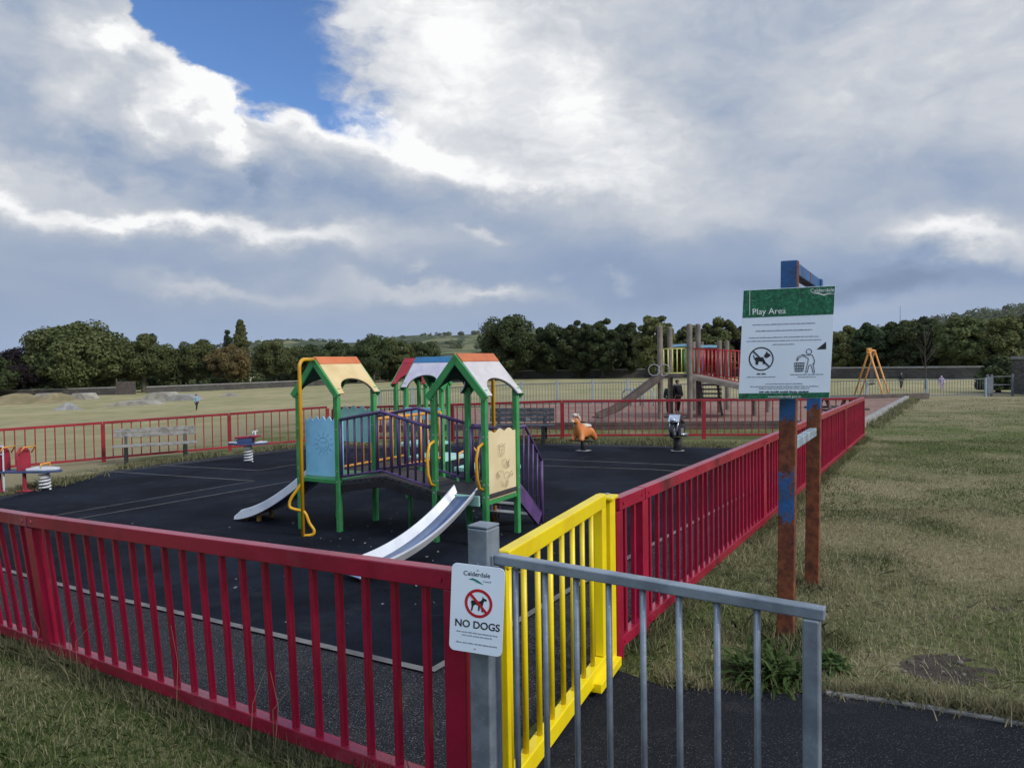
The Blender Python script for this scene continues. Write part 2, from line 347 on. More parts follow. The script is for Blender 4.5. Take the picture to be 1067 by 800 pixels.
def leaf_mat(name, dark, light, trans=.25):
    m, t, p, c = new_mat(name)
    at_ = t.nodes.new('ShaderNodeAttribute'); at_.attribute_name = 'tint'
    oi = t.nodes.new('ShaderNodeObjectInfo')
    r, gg, bb_ = sep(t, at_.outputs['Vector'])
    col = mixc(t, r, dark, light)
    hs = t.nodes.new('ShaderNodeHueSaturation'); t.links.new(col, hs.inputs['Color'])
    k = E(t, oi.outputs['Random'])*.35 + .82; t.links.new(k.k, hs.inputs['Value'])
    h = E(t, oi.outputs['Random'])*.02 + .49; t.links.new(h.k, hs.inputs['Hue'])
    t.links.new(hs.outputs[0], p.inputs['Base Color']); p.inputs['Roughness'].default_value = .7; p.inputs['Specular IOR Level'].default_value = .2
    tr = t.nodes.new('ShaderNodeBsdfTranslucent'); t.links.new(hs.outputs[0], tr.inputs[0])
    mx = t.nodes.new('ShaderNodeMixShader'); mx.inputs[0].default_value = trans
    t.links.new(p.outputs[0], mx.inputs[1]); t.links.new(tr.outputs[0], mx.inputs[2])
    t.links.new(mx.outputs[0], t.nodes['Material Output'].inputs[0])
    return m
M['leaf'] = leaf_mat('broad_leaves', (.052, .068, .022), (.165, .185, .068))
M['leaf_dark'] = leaf_mat('dark_leaves', (.030, .042, .016), (.100, .122, .046))
M['leaf_olive'] = leaf_mat('olive_leaves', (.065, .078, .024), (.19, .19, .072))
M['leaf_brown'] = leaf_mat('browning_leaves', (.085, .072, .028), (.22, .16, .068))
M['leaf_purple'] = leaf_mat('purple_leaves', (.018, .012, .016), (.045, .030, .032))
M['needle'] = leaf_mat('conifer_sprays', (.028, .044, .018), (.085, .112, .046))
M['blade'] = leaf_mat('grass_blades', (.058, .090, .022), (.47, .40, .25), .3)
M['weed_leaf'] = leaf_mat('weed_leaves', (.025, .055, .012), (.085, .135, .035), .25)

# ------------------------------------------------------------------ building helpers
def V3(*a): return Vector(a)
class MB:
    def __init__(s): s.v = []; s.f = []
    def add(s, vs, fs):
        o = len(s.v); s.v += [tuple(q) for q in vs]; s.f += [tuple(i+o for i in f) for f in fs]; return s
    def hexa(s, p):
        return s.add(p, [(0, 3, 2, 1), (4, 5, 6, 7), (0, 1, 5, 4), (1, 2, 6, 5), (2, 3, 7, 6), (3, 0, 4, 7)])
    def box(s, c, size, rz=0):
        c = Vector(c); x, y, z = [q/2 for q in size]; R = Matrix.Rotation(rz, 3, 'Z')
        return s.hexa([c + R @ Vector((a*x, b_*y, d*z)) for d in (-1, 1) for a, b_ in ((-1, -1), (1, -1), (1, 1), (-1, 1))])
    def beam(s, p, q, w, h, up=(0, 0, 1)):                    # w across, h along 'up'
        p, q = Vector(p), Vector(q); d = (q-p).normalized(); a = d.cross(Vector(up))
        if a.length < 1e-4: a = d.cross(Vector((1, 0, 0)))
        a.normalize(); b_ = a.cross(d).normalized(); a *= w/2; b_ *= h/2
        return s.hexa([p-a-b_, p+a-b_, p+a+b_, p-a+b_, q-a-b_, q+a-b_, q+a+b_, q-a+b_])
    def tube(s, pts, r, n=8, r1=None, caps=True):
        pts = [Vector(p) for p in pts]; k = len(pts); o = len(s.v); prev = None
        for i, p in enumerate(pts):
            d = (pts[min(i+1, k-1)]-pts[max(i-1, 0)]).normalized()
            if prev is None:
                a = d.cross(Vector((0, 0, 1)));
                if a.length < 1e-3: a = d.cross(Vector((0, 1, 0)))
            else: a = prev - d*prev.dot(d)
            a.normalize(); prev = a; b_ = d.cross(a)
            rr = r if r1 is None else (r + (r1-r)*i/(k-1))
            if isinstance(r, (list, tuple)): rr = r[i]
            for j in range(n):
                t_ = 2*math.pi*j/n; s.v.append(tuple(p + a*math.cos(t_)*rr + b_*math.sin(t_)*rr))
        for i in range(k-1):
            for j in range(n):
                j2 = (j+1) % n; s.f.append((o+i*n+j, o+i*n+j2, o+(i+1)*n+j2, o+(i+1)*n+j))
        if caps: s.f.append(tuple(o+j for j in reversed(range(n)))); s.f.append(tuple(o+(k-1)*n+j for j in range(n)))
        return s
    def prism(s, poly, ext):                                  # poly: 3D points, ext: extrusion vector
        n = len(poly); e = Vector(ext); P = [Vector(p) for p in poly]
        o = len(s.v); s.v += [tuple(p) for p in P] + [tuple(p+e) for p in P]
        s.f.append(tuple(o+i for i in reversed(range(n)))); s.f.append(tuple(o+n+i for i in range(n)))
        for i in range(n): j = (i+1) % n; s.f.append((o+i, o+j, o+n+j, o+n+i))
        return s
    def ball(s, c, r, n=10, m=7):
        c = Vector(c); r = Vector(r) if isinstance(r, (tuple, list)) else Vector((r, r, r)); o = len(s.v)
        for i in range(1, m):
            a = math.pi*i/m
            for j in range(n):
                t_ = 2*math.pi*j/n; s.v.append((c.x+r.x*math.sin(a)*math.cos(t_), c.y+r.y*math.sin(a)*math.sin(t_), c.z+r.z*math.cos(a)))
        s.v += [(c.x, c.y, c.z+r.z), (c.x, c.y, c.z-r.z)]; top, bot = len(s.v)-2, len(s.v)-1
        for i in range(m-2):
            for j in range(n): j2 = (j+1) % n; s.f.append((o+i*n+j, o+(i+1)*n+j, o+(i+1)*n+j2, o+i*n+j2))
        for j in range(n): j2 = (j+1) % n; s.f.append((top, o+j, o+j2)); s.f.append((bot, o+(m-2)*n+j2, o+(m-2)*n+j))
        return s
    def build(s, name, m, parent=None, off=None, bev=0, smooth=False):
        me = bpy.data.meshes.new(name); o3 = Vector(off) if off is not None else Vector((0, 0, 0))
        me.from_pydata([tuple(Vector(p)-o3) for p in s.v], [], s.f)
        bm = bmesh.new(); bm.from_mesh(me); bmesh.ops.recalc_face_normals(bm, faces=bm.faces); bm.to_mesh(me); bm.free()
        if smooth: me.shade_smooth()
        o = bpy.data.objects.new(name, me); COL.objects.link(o); me.materials.append(M[m] if isinstance(m, str) else m)
        if parent: o.parent = parent
        if bev:
            md = o.modifiers.new('bevel', 'BEVEL'); md.width = bev; md.segments = 2; md.limit_method = 'ANGLE'
        return o
def tag(o, label=None, cat=None, group=None, kind=None):
    if label: o['label'] = label
    if cat: o['category'] = cat
    if group: o['group'] = group
    if kind: o['kind'] = kind
    return o
def thing(name, label, cat, loc, rz=0, group=None):
    o = bpy.data.objects.new(name, None); COL.objects.link(o); o.location = loc; o.rotation_euler = (0, 0, rz); o.empty_display_size = .2
    return tag(o, label, cat, group)
def copy_of(o, parent, loc, rz=None):
    c = o.copy(); COL.objects.link(c); c.parent = parent; c.location = loc
    if rz is not None: c.rotation_euler = (0, 0, rz)
    return c
def copy_tree(o, parent=None):
    c = o.copy(); COL.objects.link(c)
    if parent: c.parent = parent
    for ch in list(o.children): copy_tree(ch, c)
    return c
def np_mesh(name, verts, k, m, tint=None, parent=None, smooth=False):       # verts (n,k,3): n separate faces of k corners
    n = len(verts); me = bpy.data.meshes.new(name)
    me.vertices.add(n*k); me.vertices.foreach_set('co', np.ascontiguousarray(verts, dtype=np.float32).ravel())
    me.loops.add(n*k); me.loops.foreach_set('vertex_index', np.arange(n*k, dtype=np.int32))
    me.polygons.add(n); me.polygons.foreach_set('loop_start', np.arange(0, n*k, k, dtype=np.int32))
    me.polygons.foreach_set('loop_total', np.full(n, k, dtype=np.int32)); me.update(calc_edges=True)
    if tint is not None:
        a = me.attributes.new('tint', 'FLOAT_VECTOR', 'POINT')
        a.data.foreach_set('vector', np.repeat(np.stack([tint]*3, 1), k, 0).astype(np.float32).ravel())
    me.materials.append(M[m]); me.validate()
    o = bpy.data.objects.new(name, me); COL.objects.link(o)
    if parent: o.parent = parent
    return o
def drape(name, poly, m, dz, cell=.6, label=None):            # a sheet that follows the ground
    bm = bmesh.new(); bm.faces.new([bm.verts.new((p[0], p[1], 0)) for p in poly])
    xs = [p[0] for p in poly]; ys = [p[1] for p in poly]
    for lo, hi, ax in ((min(xs), max(xs), 0), (min(ys), max(ys), 1)):
        t_ = math.ceil(lo/cell)*cell
        while t_ < hi:
            co = (t_, 0, 0) if ax == 0 else (0, t_, 0); no = (1, 0, 0) if ax == 0 else (0, 1, 0)
            bmesh.ops.bisect_plane(bm, geom=bm.verts[:]+bm.edges[:]+bm.faces[:], plane_co=co, plane_no=no); t_ += cell
    bmesh.ops.triangulate(bm, faces=[f for f in bm.faces if len(f.verts) > 4])
    for v in bm.verts: v.co.z = g(v.co.x, v.co.y)+dz
    bmesh.ops.recalc_face_normals(bm, faces=bm.faces)
    if sum(f.normal.z for f in bm.faces) < 0: bmesh.ops.reverse_faces(bm, faces=bm.faces)
    me = bpy.data.meshes.new(name); bm.to_mesh(me); bm.free(); me.shade_smooth(); me.materials.append(M[m])
    o = bpy.data.objects.new(name, me); COL.objects.link(o); return tag(o, kind='structure')
def strip(mb, pts, w, dz):                                    # thin painted / cast line following the ground
    P = []
    for a, c in zip(pts[:-1], pts[1:]):
        n = max(2, int((Vector(c[:2])-Vector(a[:2])).length/.4))
        P += [Vector(a[:2]).lerp(Vector(c[:2]), i/n) for i in range(n)]
    P.append(Vector(pts[-1][:2])); vs = []; fs = []
    for i, p in enumerate(P):
        d = (P[min(i+1, len(P)-1)]-P[max(i-1, 0)]).normalized(); nrm = Vector((-d.y, d.x))*w/2
        for q in (p+nrm, p-nrm): vs.append((q.x, q.y, g(q.x, q.y)+dz))
        if i: fs.append((2*i-2, 2*i-1, 2*i+1, 2*i))
    mb.add(vs, fs)
def text_mesh(name, txt, size, m, parent, loc, align='CENTER', rot=(rad(90), 0, 0), bold=0):
    cu = bpy.data.curves.new(name, 'FONT'); cu.body = txt; cu.size = size; cu.align_x = align; cu.extrude = .0004; cu.offset = bold
    tmp = bpy.data.objects.new('tmp', cu); COL.objects.link(tmp)
    me = bpy.data.meshes.new_from_object(tmp.evaluated_get(bpy.context.evaluated_depsgraph_get()))
    bpy.data.objects.remove(tmp); me.materials.clear(); me.materials.append(M[m]); me.name = name
    o = bpy.data.objects.new(name, me); COL.objects.link(o); o.parent = parent; o.location = loc; o.rotation_euler = rot
    return o

AV = Vector((.509, .861)).normalized()                        # along the right-hand fence
AU = Vector((-AV.y, AV.x))                                    # along the front fence
def P2(o, u=0, v=0): return Vector((o[0], o[1])) + AU*u + AV*v

# ================================================================== SETTING
def axis(fine0, fine1, step, lo, hi):
    a = list(np.arange(fine0, fine1+1e-6, step)); d = step; x = fine0
    while x > lo: d *= 1.25; x -= d; a.insert(0, x)
    d = step; x = fine1
    while x < hi: d *= 1.25; x += d; a.append(x)
    return np.array(a)
gx = axis(-16, 14, .5, -2600, 2600); gy = axis(-4, 26, .5, -300, 3200)
XX, YY = np.meshgrid(gx, gy); ZZ = G(XX, YY)
nx, ny = len(gx), len(gy); idx = np.arange(nx*ny).reshape(ny, nx)
me = bpy.data.meshes.new('ground')
me.from_pydata(np.stack([XX, YY, ZZ], -1).reshape(-1, 3).tolist(), [], np.stack([idx[:-1, :-1], idx[:-1, 1:], idx[1:, 1:], idx[1:, :-1]], -1).reshape(-1, 4).tolist())
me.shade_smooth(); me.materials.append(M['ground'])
o = bpy.data.objects.new('ground', me); COL.objects.link(o); tag(o, kind='structure')

# fence lines (plan)
F0 = Vector((-.19, 2.72)); FD = Vector((-.82, .57)).normalized()       # front fence, from the gate post to the left
R0p = Vector((.585, 4.21)); RE = Vector((7.95, 16.5))                    # right fence
FAR = [RE.copy(), Vector((-1.3, 17.75)), Vector((-4.9, 19.9)), Vector((-9.1, 17.95)), Vector((-13.6, 15.55))]

far_edge = [gp(770, 467), gp(640, 463), gp(558, 461.5), gp(450, 463), gp(310, 466), gp(200, 479), gp(112, 491), gp(62, 504), gp(0, 517)]
play = [F0+Vector((-.05, .12)), R0p+Vector((-.1, .02)), RE+Vector((-.3, -.5))] + [Vector(p[:2]) for p in far_edge] + [Vector((-12.5, 12.0)), F0+FD*9.5+Vector((.05, .1))]
drape('playground_tarmac', play, 'tarmac_in', .006)
e_front = [gp(449, 702), gp(259, 657), gp(101, 621), gp(0, 594)]
e_front.append(e_front[-1] + (e_front[-1]-e_front[0])*.6)
c0 = Vector(e_front[0][:2]); e_side = [c0, Vector(gp(530, 655)[:2]), Vector(gp(601, 612)[:2])]
dside = (e_side[-1]-c0).normalized(); e_side.append(R0p + AV*10.5 - Vector((.45, 0)))
rub = [Vector(p[:2]) for p in reversed(e_front)] + e_side[1:] + [Vector(gp(760, 468)[:2]), Vector(gp(558, 464)[:2]), Vector(gp(310, 469)[:2]), Vector(gp(112, 494)[:2]), Vector(gp(0, 521)[:2])]
drape('rubber_surface', rub, 'rubber', .014)
mb = MB(); strip(mb, e_front, .055, .020); strip(mb, e_side[:4], .055, .020)
for ln in ([(60, 494), (88, 490), (265, 502), (60, 537.7), (20, 545)], [(303, 502.5), (85, 541), (40, 549)], [(212, 480), (169, 485.5), (270, 491), (313, 484)],
           [(558, 479), (697, 485), (745, 487.5)], [(560, 486), (677, 490), (720, 493)]):
    strip(mb, [gp(*p) for p in ln], .030, .020)
tag(mb.build('edging_lines', 'edging'), kind='structure')
path = [F0+Vector((.05, .0)), R0p+Vector((-.08, -.1)), Vector(gp(690, 716)[:2]), Vector(gp(780, 722)[:2]), Vector(gp(860, 724)[:2]), Vector(gp(960, 738)[:2]), Vector(gp(1067, 757)[:2]), Vector((4.6, 2.3)), Vector((6.5, -3)), Vector((-.2, -3)), Vector((-.45, 2.4))]
drape('tarmac_path', path, 'tarmac', .010, .4)
mb = MB(); pe = path[4:8]
for a, c in zip(pe[:-1], pe[1:]):
    mb.beam((*a, g(*a)+.0), (*c, g(*c)+.0), .035, .05)
tag(mb.build('path_edging', 'edging', bev=.008), kind='structure')

# bark pit behind the far fence, its kerbs
kn, kf = gp(896, 446), gp(945, 416.5)
pit = [Vector(RE)+Vector((1.6, 2.8)), Vector(kf[:2]), Vector((kf.x-8, kf.y+2.5)), Vector((-3.0, 29)), Vector((-4.0, 22.2)), Vector((2.0, 20.0))]
pit[0] = Vector(kn[:2])
drape('bark_pit', pit, 'mulch', .10, .8)
t = thing('concrete_kerb', 'pale concrete kerb running from the red fence corner towards the orange swing', 'kerb', kn)
a, c = Vector((*pit[0], g(*pit[0])+.07)), Vector((*pit[1], g(*pit[1])+.07))
mb = MB()
for i in range(12):
    p, q = a.lerp(c, i/12), a.lerp(c, (i+.985)/12); mb.beam(p, q, .17, .22)
mb.build('kerb_stone', 'concrete', t, kn, .015)
t = thing('timber_edging', 'low dark timber edging along the near side of the bark pit', 'edging', (*pit[5], g(*pit[5])))
mb = MB()
for a, c in ((pit[5], pit[0]), (pit[4], pit[5]), (pit[3], pit[4])):
    for zz in (.05, .16): mb.beam((*a, g(*a)+zz), (*c, g(*c)+zz), .16, .105)
mb.build('sleeper', 'timber_dark', t, t.location, .012)
t = thing('low_wall', 'low dark retaining edge along the foot of the grey railings by the swing', 'wall', (*pit[1], g(*pit[1])))
mb = MB(); a = gp(868, 418.5); c = gp(966, 415.5); mb.beam(a+V3(0, 0, .12), c+V3(0, 0, .12), .25, .3)
mb.build('edge_board', 'timber_dark', t, t.location, .01)

# hills
azs = np.radians(np.linspace(-62, 62, 190)); rs = np.array([330, 450, 620, 850, 1100, 1300, 1500, 1700, 1850, 2000, 2400, 3000])
def ridge(px):                                                # photo height of the skyline above the horizon
    k = [(-800, 8), (0, 8), (160, 12), (250, 25), (300, 27), (380, 26), (440, 31), (500, 34), (560, 36), (700, 28), (820, 24), (880, 25), (940, 31), (1010, 39), (1067, 44), (1300, 56), (2000, 50)]
    return np.interp(px, [q[0] for q in k], [q[1] for q in k])
vs = []
for r in rs:
    px = 533+760*np.tan(np.clip(azs, -1.2, 1.2)); hh = ridge(px)/760*2000*min(1.0, (r/2000))**2.2
    hh = hh + 4*np.sin(azs*40+r*.01)*(r > 900)
    hh = np.where(r >= 2400, hh*.93, hh)
    vs.append(np.stack([r*np.sin(azs), r*np.cos(azs), hh-3.2], -1))
vs = np.array(vs); n_ = len(azs); ii = np.arange(len(rs)*n_).reshape(len(rs), n_)
me = bpy.data.meshes.new('hills'); me.from_pydata(vs.reshape(-1, 3).tolist(), [], np.stack([ii[:-1, :-1], ii[:-1, 1:], ii[1:, 1:], ii[1:, :-1]], -1).reshape(-1, 4).tolist())
me.shade_smooth(); me.materials.append(M['hill']); o = bpy.data.objects.new('hills', me); COL.objects.link(o); tag(o, kind='structure')

# ================================================================== TREES
def leaves(centers, radii, per, size, squash=.8, up=.35, seed=0):
    r = np.random.default_rng(seed); n = len(centers)*per
    c = np.repeat(centers, per, 0); R = np.repeat(radii, per)
    d = r.normal(size=(n, 3)); d /= np.linalg.norm(d, axis=1, keepdims=True)
    rr = R*(.55+.5*r.random(n)**.6)
    p = c + d*rr[:, None]*np.array([1, 1, squash])
    nr = d*.9 + r.normal(size=(n, 3))*.55 + np.array([0, 0, up]); nr /= np.linalg.norm(nr, axis=1, keepdims=True)
    a = np.cross(nr, r.normal(size=(n, 3))); a /= np.linalg.norm(a, axis=1, keepdims=True); b_ = np.cross(nr, a)
    s = size*(.6+.8*r.random(n)); a *= (s*.62)[:, None]; b_ *= s[:, None]
    quad = np.stack([p-b_, p+a*.9+b_*.1, p+b_, p-a*.9-b_*.1], 1)
    tint = np.clip(np.repeat(r.random(len(centers)), per)*.45 + r.random(n)*.55, 0, 1)
    return quad, tint
def crown_pts(R, H, z0, n, seed, shape='round'):
    r = np.random.default_rng(seed); out = []; rad_ = []
    while len(out) < n:
        d = r.normal(size=3); d /= np.linalg.norm(d); f = r.random()**.35
        if shape == 'round': f = min(1.0, f*(.97+.06*r.random()+.09*math.sin(3*math.atan2(d[1], d[0])+seed)*abs(d[2]))); p = np.array([d[0]*R*f, d[1]*R*f, z0+H/2+d[2]*H/2*f]); p[2] = max(p[2], z0-.02*H+r.random()*.10*H)
        elif shape == 'cone':
            t_ = r.random()**1.3; q = R*(1-t_)**.8*(.6+.4*r.random()); a = r.random()*6.283; p = np.array([q*math.cos(a), q*math.sin(a), z0+H*t_])
        elif shape == 'column':
            t_ = r.random(); q = R*max(.02, math.sin(math.pi*min(.98, .2+t_*.78)))**.8*(.3+.5*r.random()); a = r.random()*6.283; p = np.array([q*math.cos(a), q*math.sin(a), z0+H*t_])
        out.append(p); rad_.append((.17+.18*r.random()**1.3)*R if shape == 'round' else (.35 if shape == 'cone' else .42)*R*(1.1-.5*t_))
    return np.array(out), np.array(rad_)
def tree(name, label, base, height, width, leaf, seed, group, shape='round', z0f=.16, lobes=95, per=330, trunk='bark', lsize=None):
    t = thing(name, label, 'tree', base, 0, group); R = width/2; z0 = height*z0f
    c, rr = crown_pts(R*.80, (height-z0)*.86, z0+(height-z0)*.05, lobes, seed, shape)
    sz = lsize or max(.15, min(.25, R*.034))
    q, ti = leaves(c, rr, per, sz, .8, .35, seed+1)
    q = np.maximum(q, [-1e9, -1e9, .15])
    np_mesh('crown', q, 4, leaf, ti, t)
    r = random.Random(seed); mb = MB(); tr = max(.12, width*.028)
    mb.tube([(0, 0, -.3), (.02*width, 0, height*.2), (0, .01*width, height*.45), (-.01*width, 0, height*.75)], [tr*1.25, tr, tr*.7, tr*.2], 8)
    for i in range(7):
        a = r.random()*6.28; z = height*(.22+.06*i); e = R*.65
        mb.tube([(0, 0, z), (math.cos(a)*e*.5, math.sin(a)*e*.5, z+height*.10), (math.cos(a)*e, math.sin(a)*e, z+height*.17)], [tr*.5, tr*.3, tr*.1], 5)
    mb.build('trunk', trunk, t, smooth=True)
    return t
def hzy(px): return 378-.015*(px-533)
def tree_px(name, label, px, top, wpx, D, leaf, seed, group, **k):
    x = (px-533.5)/FPX*D; z = g(x, D); zt = EYE+(hzy(px)-top)*D/FPX
    return tree(name, label, (x, D, z), zt-z, wpx*D/FPX, leaf, seed, group, **k)
GL, GM, GR = 'trees along the left of the field', 'dark belt of trees beyond the field', 'trees behind the wall on the right'
TL = [
 ('broadleaf_tree', 'greyish green tree cut off by the left edge of the photo', -14, 370, 62, 96, 'leaf_dark', GL, {}),
 ('copper_beech', 'purple leaved tree left of the biggest round tree', 24, 362, 62, 100, 'leaf_purple', GL, {}),
 ('broadleaf_tree', 'biggest round green tree on the left, broader than all the others', 82, 336, 112, 104, 'leaf', GL, dict(lobes=210, per=340, z0f=.08)),
 ('broadleaf_tree', 'round green tree with a visible pale trunk right of the biggest tree', 149, 346, 72, 108, 'leaf', GL, dict(z0f=.2, lobes=120, trunk='bark_pale')),
 ('broadleaf_tree', 'small green tree half hidden behind the two biggest round trees', 118, 352, 46, 122, 'leaf_olive', GL, {}),
 ('broadleaf_tree', 'layered green tree directly left of the browning tree', 205, 351, 58, 112, 'leaf', GL, dict(z0f=.2)),
 ('broadleaf_tree', 'green tree filling the gap between two round crowns on the left', 178, 360, 40, 128, 'leaf_dark', GL, {}),
 ('browning_tree', 'tree with brown tinged leaves below the pointed poplar', 239, 357, 50, 110, 'leaf_brown', GL, dict(z0f=.2)),
 ('poplar', 'tall narrow poplar rising above the browning tree', 252, 328, 24, 126, 'leaf_olive', GL, dict(shape='column', z0f=.0, lobes=240, per=90)),
 ('conifer', 'dark ragged conifer beside the tall poplar', 238, 340, 32, 130, 'needle', GL, dict(shape='cone', z0f=.0, lobes=90, per=130)),
 ('broadleaf_tree', 'rounded dark green tree left of the yellow pole', 287, 350, 54, 116, 'leaf', GL, dict(z0f=.2)),
 ('broadleaf_tree', 'dark tree partly behind the yellow pole of the play unit', 318, 358, 44, 122, 'leaf_dark', GL, {}),
 ('broadleaf_tree', 'dark tree directly behind the cream roof', 352, 354, 52, 124, 'leaf_dark', GL, {}),
 ('broadleaf_tree', 'dark tree with the highest crown right of the cream roof', 389, 346, 50, 120, 'leaf_dark', GL, {}),
 ('broadleaf_tree', 'olive tinged tree between the cream and the red roofs', 415, 351, 44, 124, 'leaf', GL, {}),
 ('broadleaf_tree', 'last dark tree left of the gap with the pale hillside', 441, 352, 38, 126, 'leaf_dark', GL, {}),
 ('belt_tree', 'large dark tree at the left end of the middle belt', 531, 326, 74, 92, 'leaf_dark', GM, dict(lobes=110, z0f=.08)),
 ('belt_tree', 'lower dark tree second from the left of the middle belt', 572, 334, 52, 94, 'leaf_dark', GM, dict(z0f=.06)),
 ('belt_tree', 'dark tree with a double top near the centre of the belt', 603, 328, 46, 92, 'leaf_dark', GM, dict(z0f=.06)),
 ('belt_tree', 'dark tree with a narrow peaked top in the middle belt', 628, 325, 40, 90, 'leaf_dark', GM, dict(z0f=.06)),
 ('belt_tree', 'lower green tree left of the timber tower posts in the belt', 655, 332, 44, 92, 'leaf_dark', GM, dict(z0f=.06)),
 ('belt_tree', 'lighter olive tree right behind the timber tower posts', 682, 323, 48, 86, 'leaf_olive', GM, dict(z0f=.06, lobes=90)),
 ('belt_tree', 'green tree seen between the pairs of timber posts', 714, 334, 40, 90, 'leaf_olive', GM, dict(z0f=.06)),
 ('belt_tree', 'round dark tree above the red bridge of the timber tower', 746, 327, 56, 84, 'leaf', GM, dict(z0f=.06, lobes=95)),
 ('copper_beech', 'small purple tree at the left edge of the play area board', 771, 337, 34, 92, 'leaf_purple', GM, {}),
 ('belt_tree', 'dark tree mostly hidden behind the play area board', 812, 338, 70, 88, 'leaf_dark', GM, dict(z0f=.06)),
 ('wall_tree', 'olive tree just right of the play area board', 882, 336, 44, 80, 'leaf_olive', GR, dict(z0f=.06)),
 ('wall_tree', 'dark spiky tree above the orange swing frame', 912, 332, 50, 78, 'needle', GR, dict(z0f=.05, lobes=85)),
 ('wall_tree', 'darkest tree behind the wall, right of the swing', 942, 329, 54, 76, 'leaf_dark', GR, dict(z0f=.05, lobes=90)),
 ('wall_tree', 'dark pointed tree behind the bare sapling', 968, 327, 46, 76, 'needle', GR, dict(z0f=.05)),
 ('wall_tree', 'wide olive tree behind the right end of the wall', 1003, 327, 66, 72, 'leaf', GR, dict(z0f=.05, lobes=95)),
 ('wall_tree', 'lighter green tree behind the dark bush at the wall end', 1042, 324, 62, 70, 'leaf_olive', GR, dict(z0f=.05, lobes=95)),
 ('wall_tree', 'green tree cut off by the right edge of the photo', 1080, 317, 66, 74, 'leaf', GR, dict(z0f=.05)),
]
for i, (nm, lb, px, top, w, D, lf, gr, k) in enumerate(TL): tree_px(nm, lb, px, top, w, D, lf, 100+i*7, gr, **k)
t = tree_px('bush', 'big dark bush against the wall end at the right edge', 1040, 368, 46, 39, 'leaf_dark', 901, None, z0f=-.45, lobes=120, per=220, lsize=.10)
tag(t, cat='bush')
# undergrowth along the feet of the tree belts: one mass
cs = []; rr = []
for (x0, x1, D, h) in ((-20, 470, 128, 3.4), (-60, 470, 142, 5.5), (480, 880, 108, 5.0), (495, 870, 98, 3.4), (860, 1100, 84, 4.0)):
    for k in range(330):
        px = random.uniform(x0, x1); d = D+random.uniform(-3, 6); x = (px-533)/760*d
        cs.append((x, d, g(x, d)+random.uniform(.3, h))); rr.append(random.uniform(.7, 1.5))
q, ti = leaves(np.array(cs), np.array(rr), 130, .26, .8, .3, 77)
tag(np_mesh('undergrowth', q, 4, 'leaf_dark', ti), kind='stuff')
# far woods on the hill to the right and on the skyline: one mass
cs = []; rr = []
for k in range(1500):
    px = random.uniform(840, 1250); r_ = random.uniform(800, 2000)
    a = math.atan((px-533)/760); h = ridge(533+760*math.tan(a))/760*2000*min(1.0, r_/2000)**2.2
    cs.append((r_*math.sin(a), r_*math.cos(a), h-1+random.uniform(0, 3))); rr.append(random.uniform(5, 10))
for k in range(260):
    px = random.uniform(200, 620); r_ = random.choice((1250, 1500, 1950, 1980))+random.uniform(-15, 15)
    a = math.atan((px-533)/760); h = ridge(533+760*math.tan(a))/760*2000*min(1.0, r_/2000)**2.2
    cs.append((r_*math.sin(a), r_*math.cos(a), h-1)); rr.append(random.uniform(4, 8))
q, ti = leaves(np.array(cs), np.array(rr), 40, 2.6, .8, .4, 78)
tag(np_mesh('far_wood', q, 4, 'leaf', ti), kind='stuff')
# bare sapling behind the railings
b0 = gp(964, 405); t = thing('bare_sapling', 'thin bare young tree standing behind the grey railings', 'tree', b0)
mb = MB(); r = random.Random(5); mb.tube([(0, 0, -.1), (.04, 0, 1.2), (0, .05, 2.2), (.05, 0, 3.4)], [.045, .038, .028, .008], 6)
for i in range(16):
    z = 1.3+.12*i; a = r.random()*6.28; L = (1.05-.05*i)*r.uniform(.6, 1)
    mb.tube([(0, 0, z), (math.cos(a)*L*.5, math.sin(a)*L*.5, z+.35), (math.cos(a)*L, math.sin(a)*L, z+.9)], [.02, .014, .005], 4)
mb.build('branches', 'bark', t, smooth=True)

# ------------------------------------------------------------------ stone walls
def wall(label, pts, h, th=.45, cop=True):
    b0 = Vector((*pts[0], g(*pts[0]))); t = thing('stone_wall', label, 'wall', b0); mb = MB(); mc = MB()
    for a, c in zip(pts[:-1], pts[1:]):
        n = max(1, int((Vector(c)-Vector(a)).length/8)); A, C = Vector(a), Vector(c)
        for i in range(n):
            p, q = A.lerp(C, i/n), A.lerp(C, (i+1)/n); zp, zq = g(*p), g(*q)
            d = (q-p).normalized(); nn = Vector((-d.y, d.x))*th/2
            mb.hexa([(*(p-nn), zp-.4), (*(q-nn), zq-.4), (*(q+nn), zq-.4), (*(p+nn), zp-.4), (*(p-nn), zp+h), (*(q-nn), zq+h), (*(q+nn), zq+h), (*(p+nn), zp+h)])
            mc.beam((*p, zp+h+.08), (*q, zq+h+.08), th+.1, .155)
    mb.build('stonework', 'stone', t, b0)
    if cop: mc.build('coping', 'coping', t, b0, .02)
    return t
def XD(px, D): return ((px-533.5)/FPX*D, D)
wall('long stone boundary wall with pale coping behind the swing and railings', [XD(865, 74), XD(945, 69), XD(1075, 63)], 1.0)
wall('end of stone wall beside the dark bush at the right edge', [XD(1059, 37.5), XD(1120, 33)], 1.75)
wall('long low stone wall at the foot of the middle tree belt', [XD(470, 97), XD(640, 92), XD(862, 88)], 1.0)
wall('stone wall under the trees on the left, behind the skate mounds', [XD(-60, 98), XD(120, 101)], .9)
wall('pale stone wall right of the hoarding on the left of the field', [XD(152, 103), XD(260, 110), XD(360, 118)], .8)
b0 = Vector((*XD(122, 99), 0)); b0.z = g(b0.x, b0.y)
t = thing('hoarding', 'plain brown board hoarding in front of the left trees', 'hoarding', b0)
mb = MB(); x2 = XD(141, 99); mb.beam(b0+V3(0, 0, .9), (x2[0], x2[1], b0.z+.9), .12, 1.8); mb.build('board_panel', 'timber_dark', t, b0)
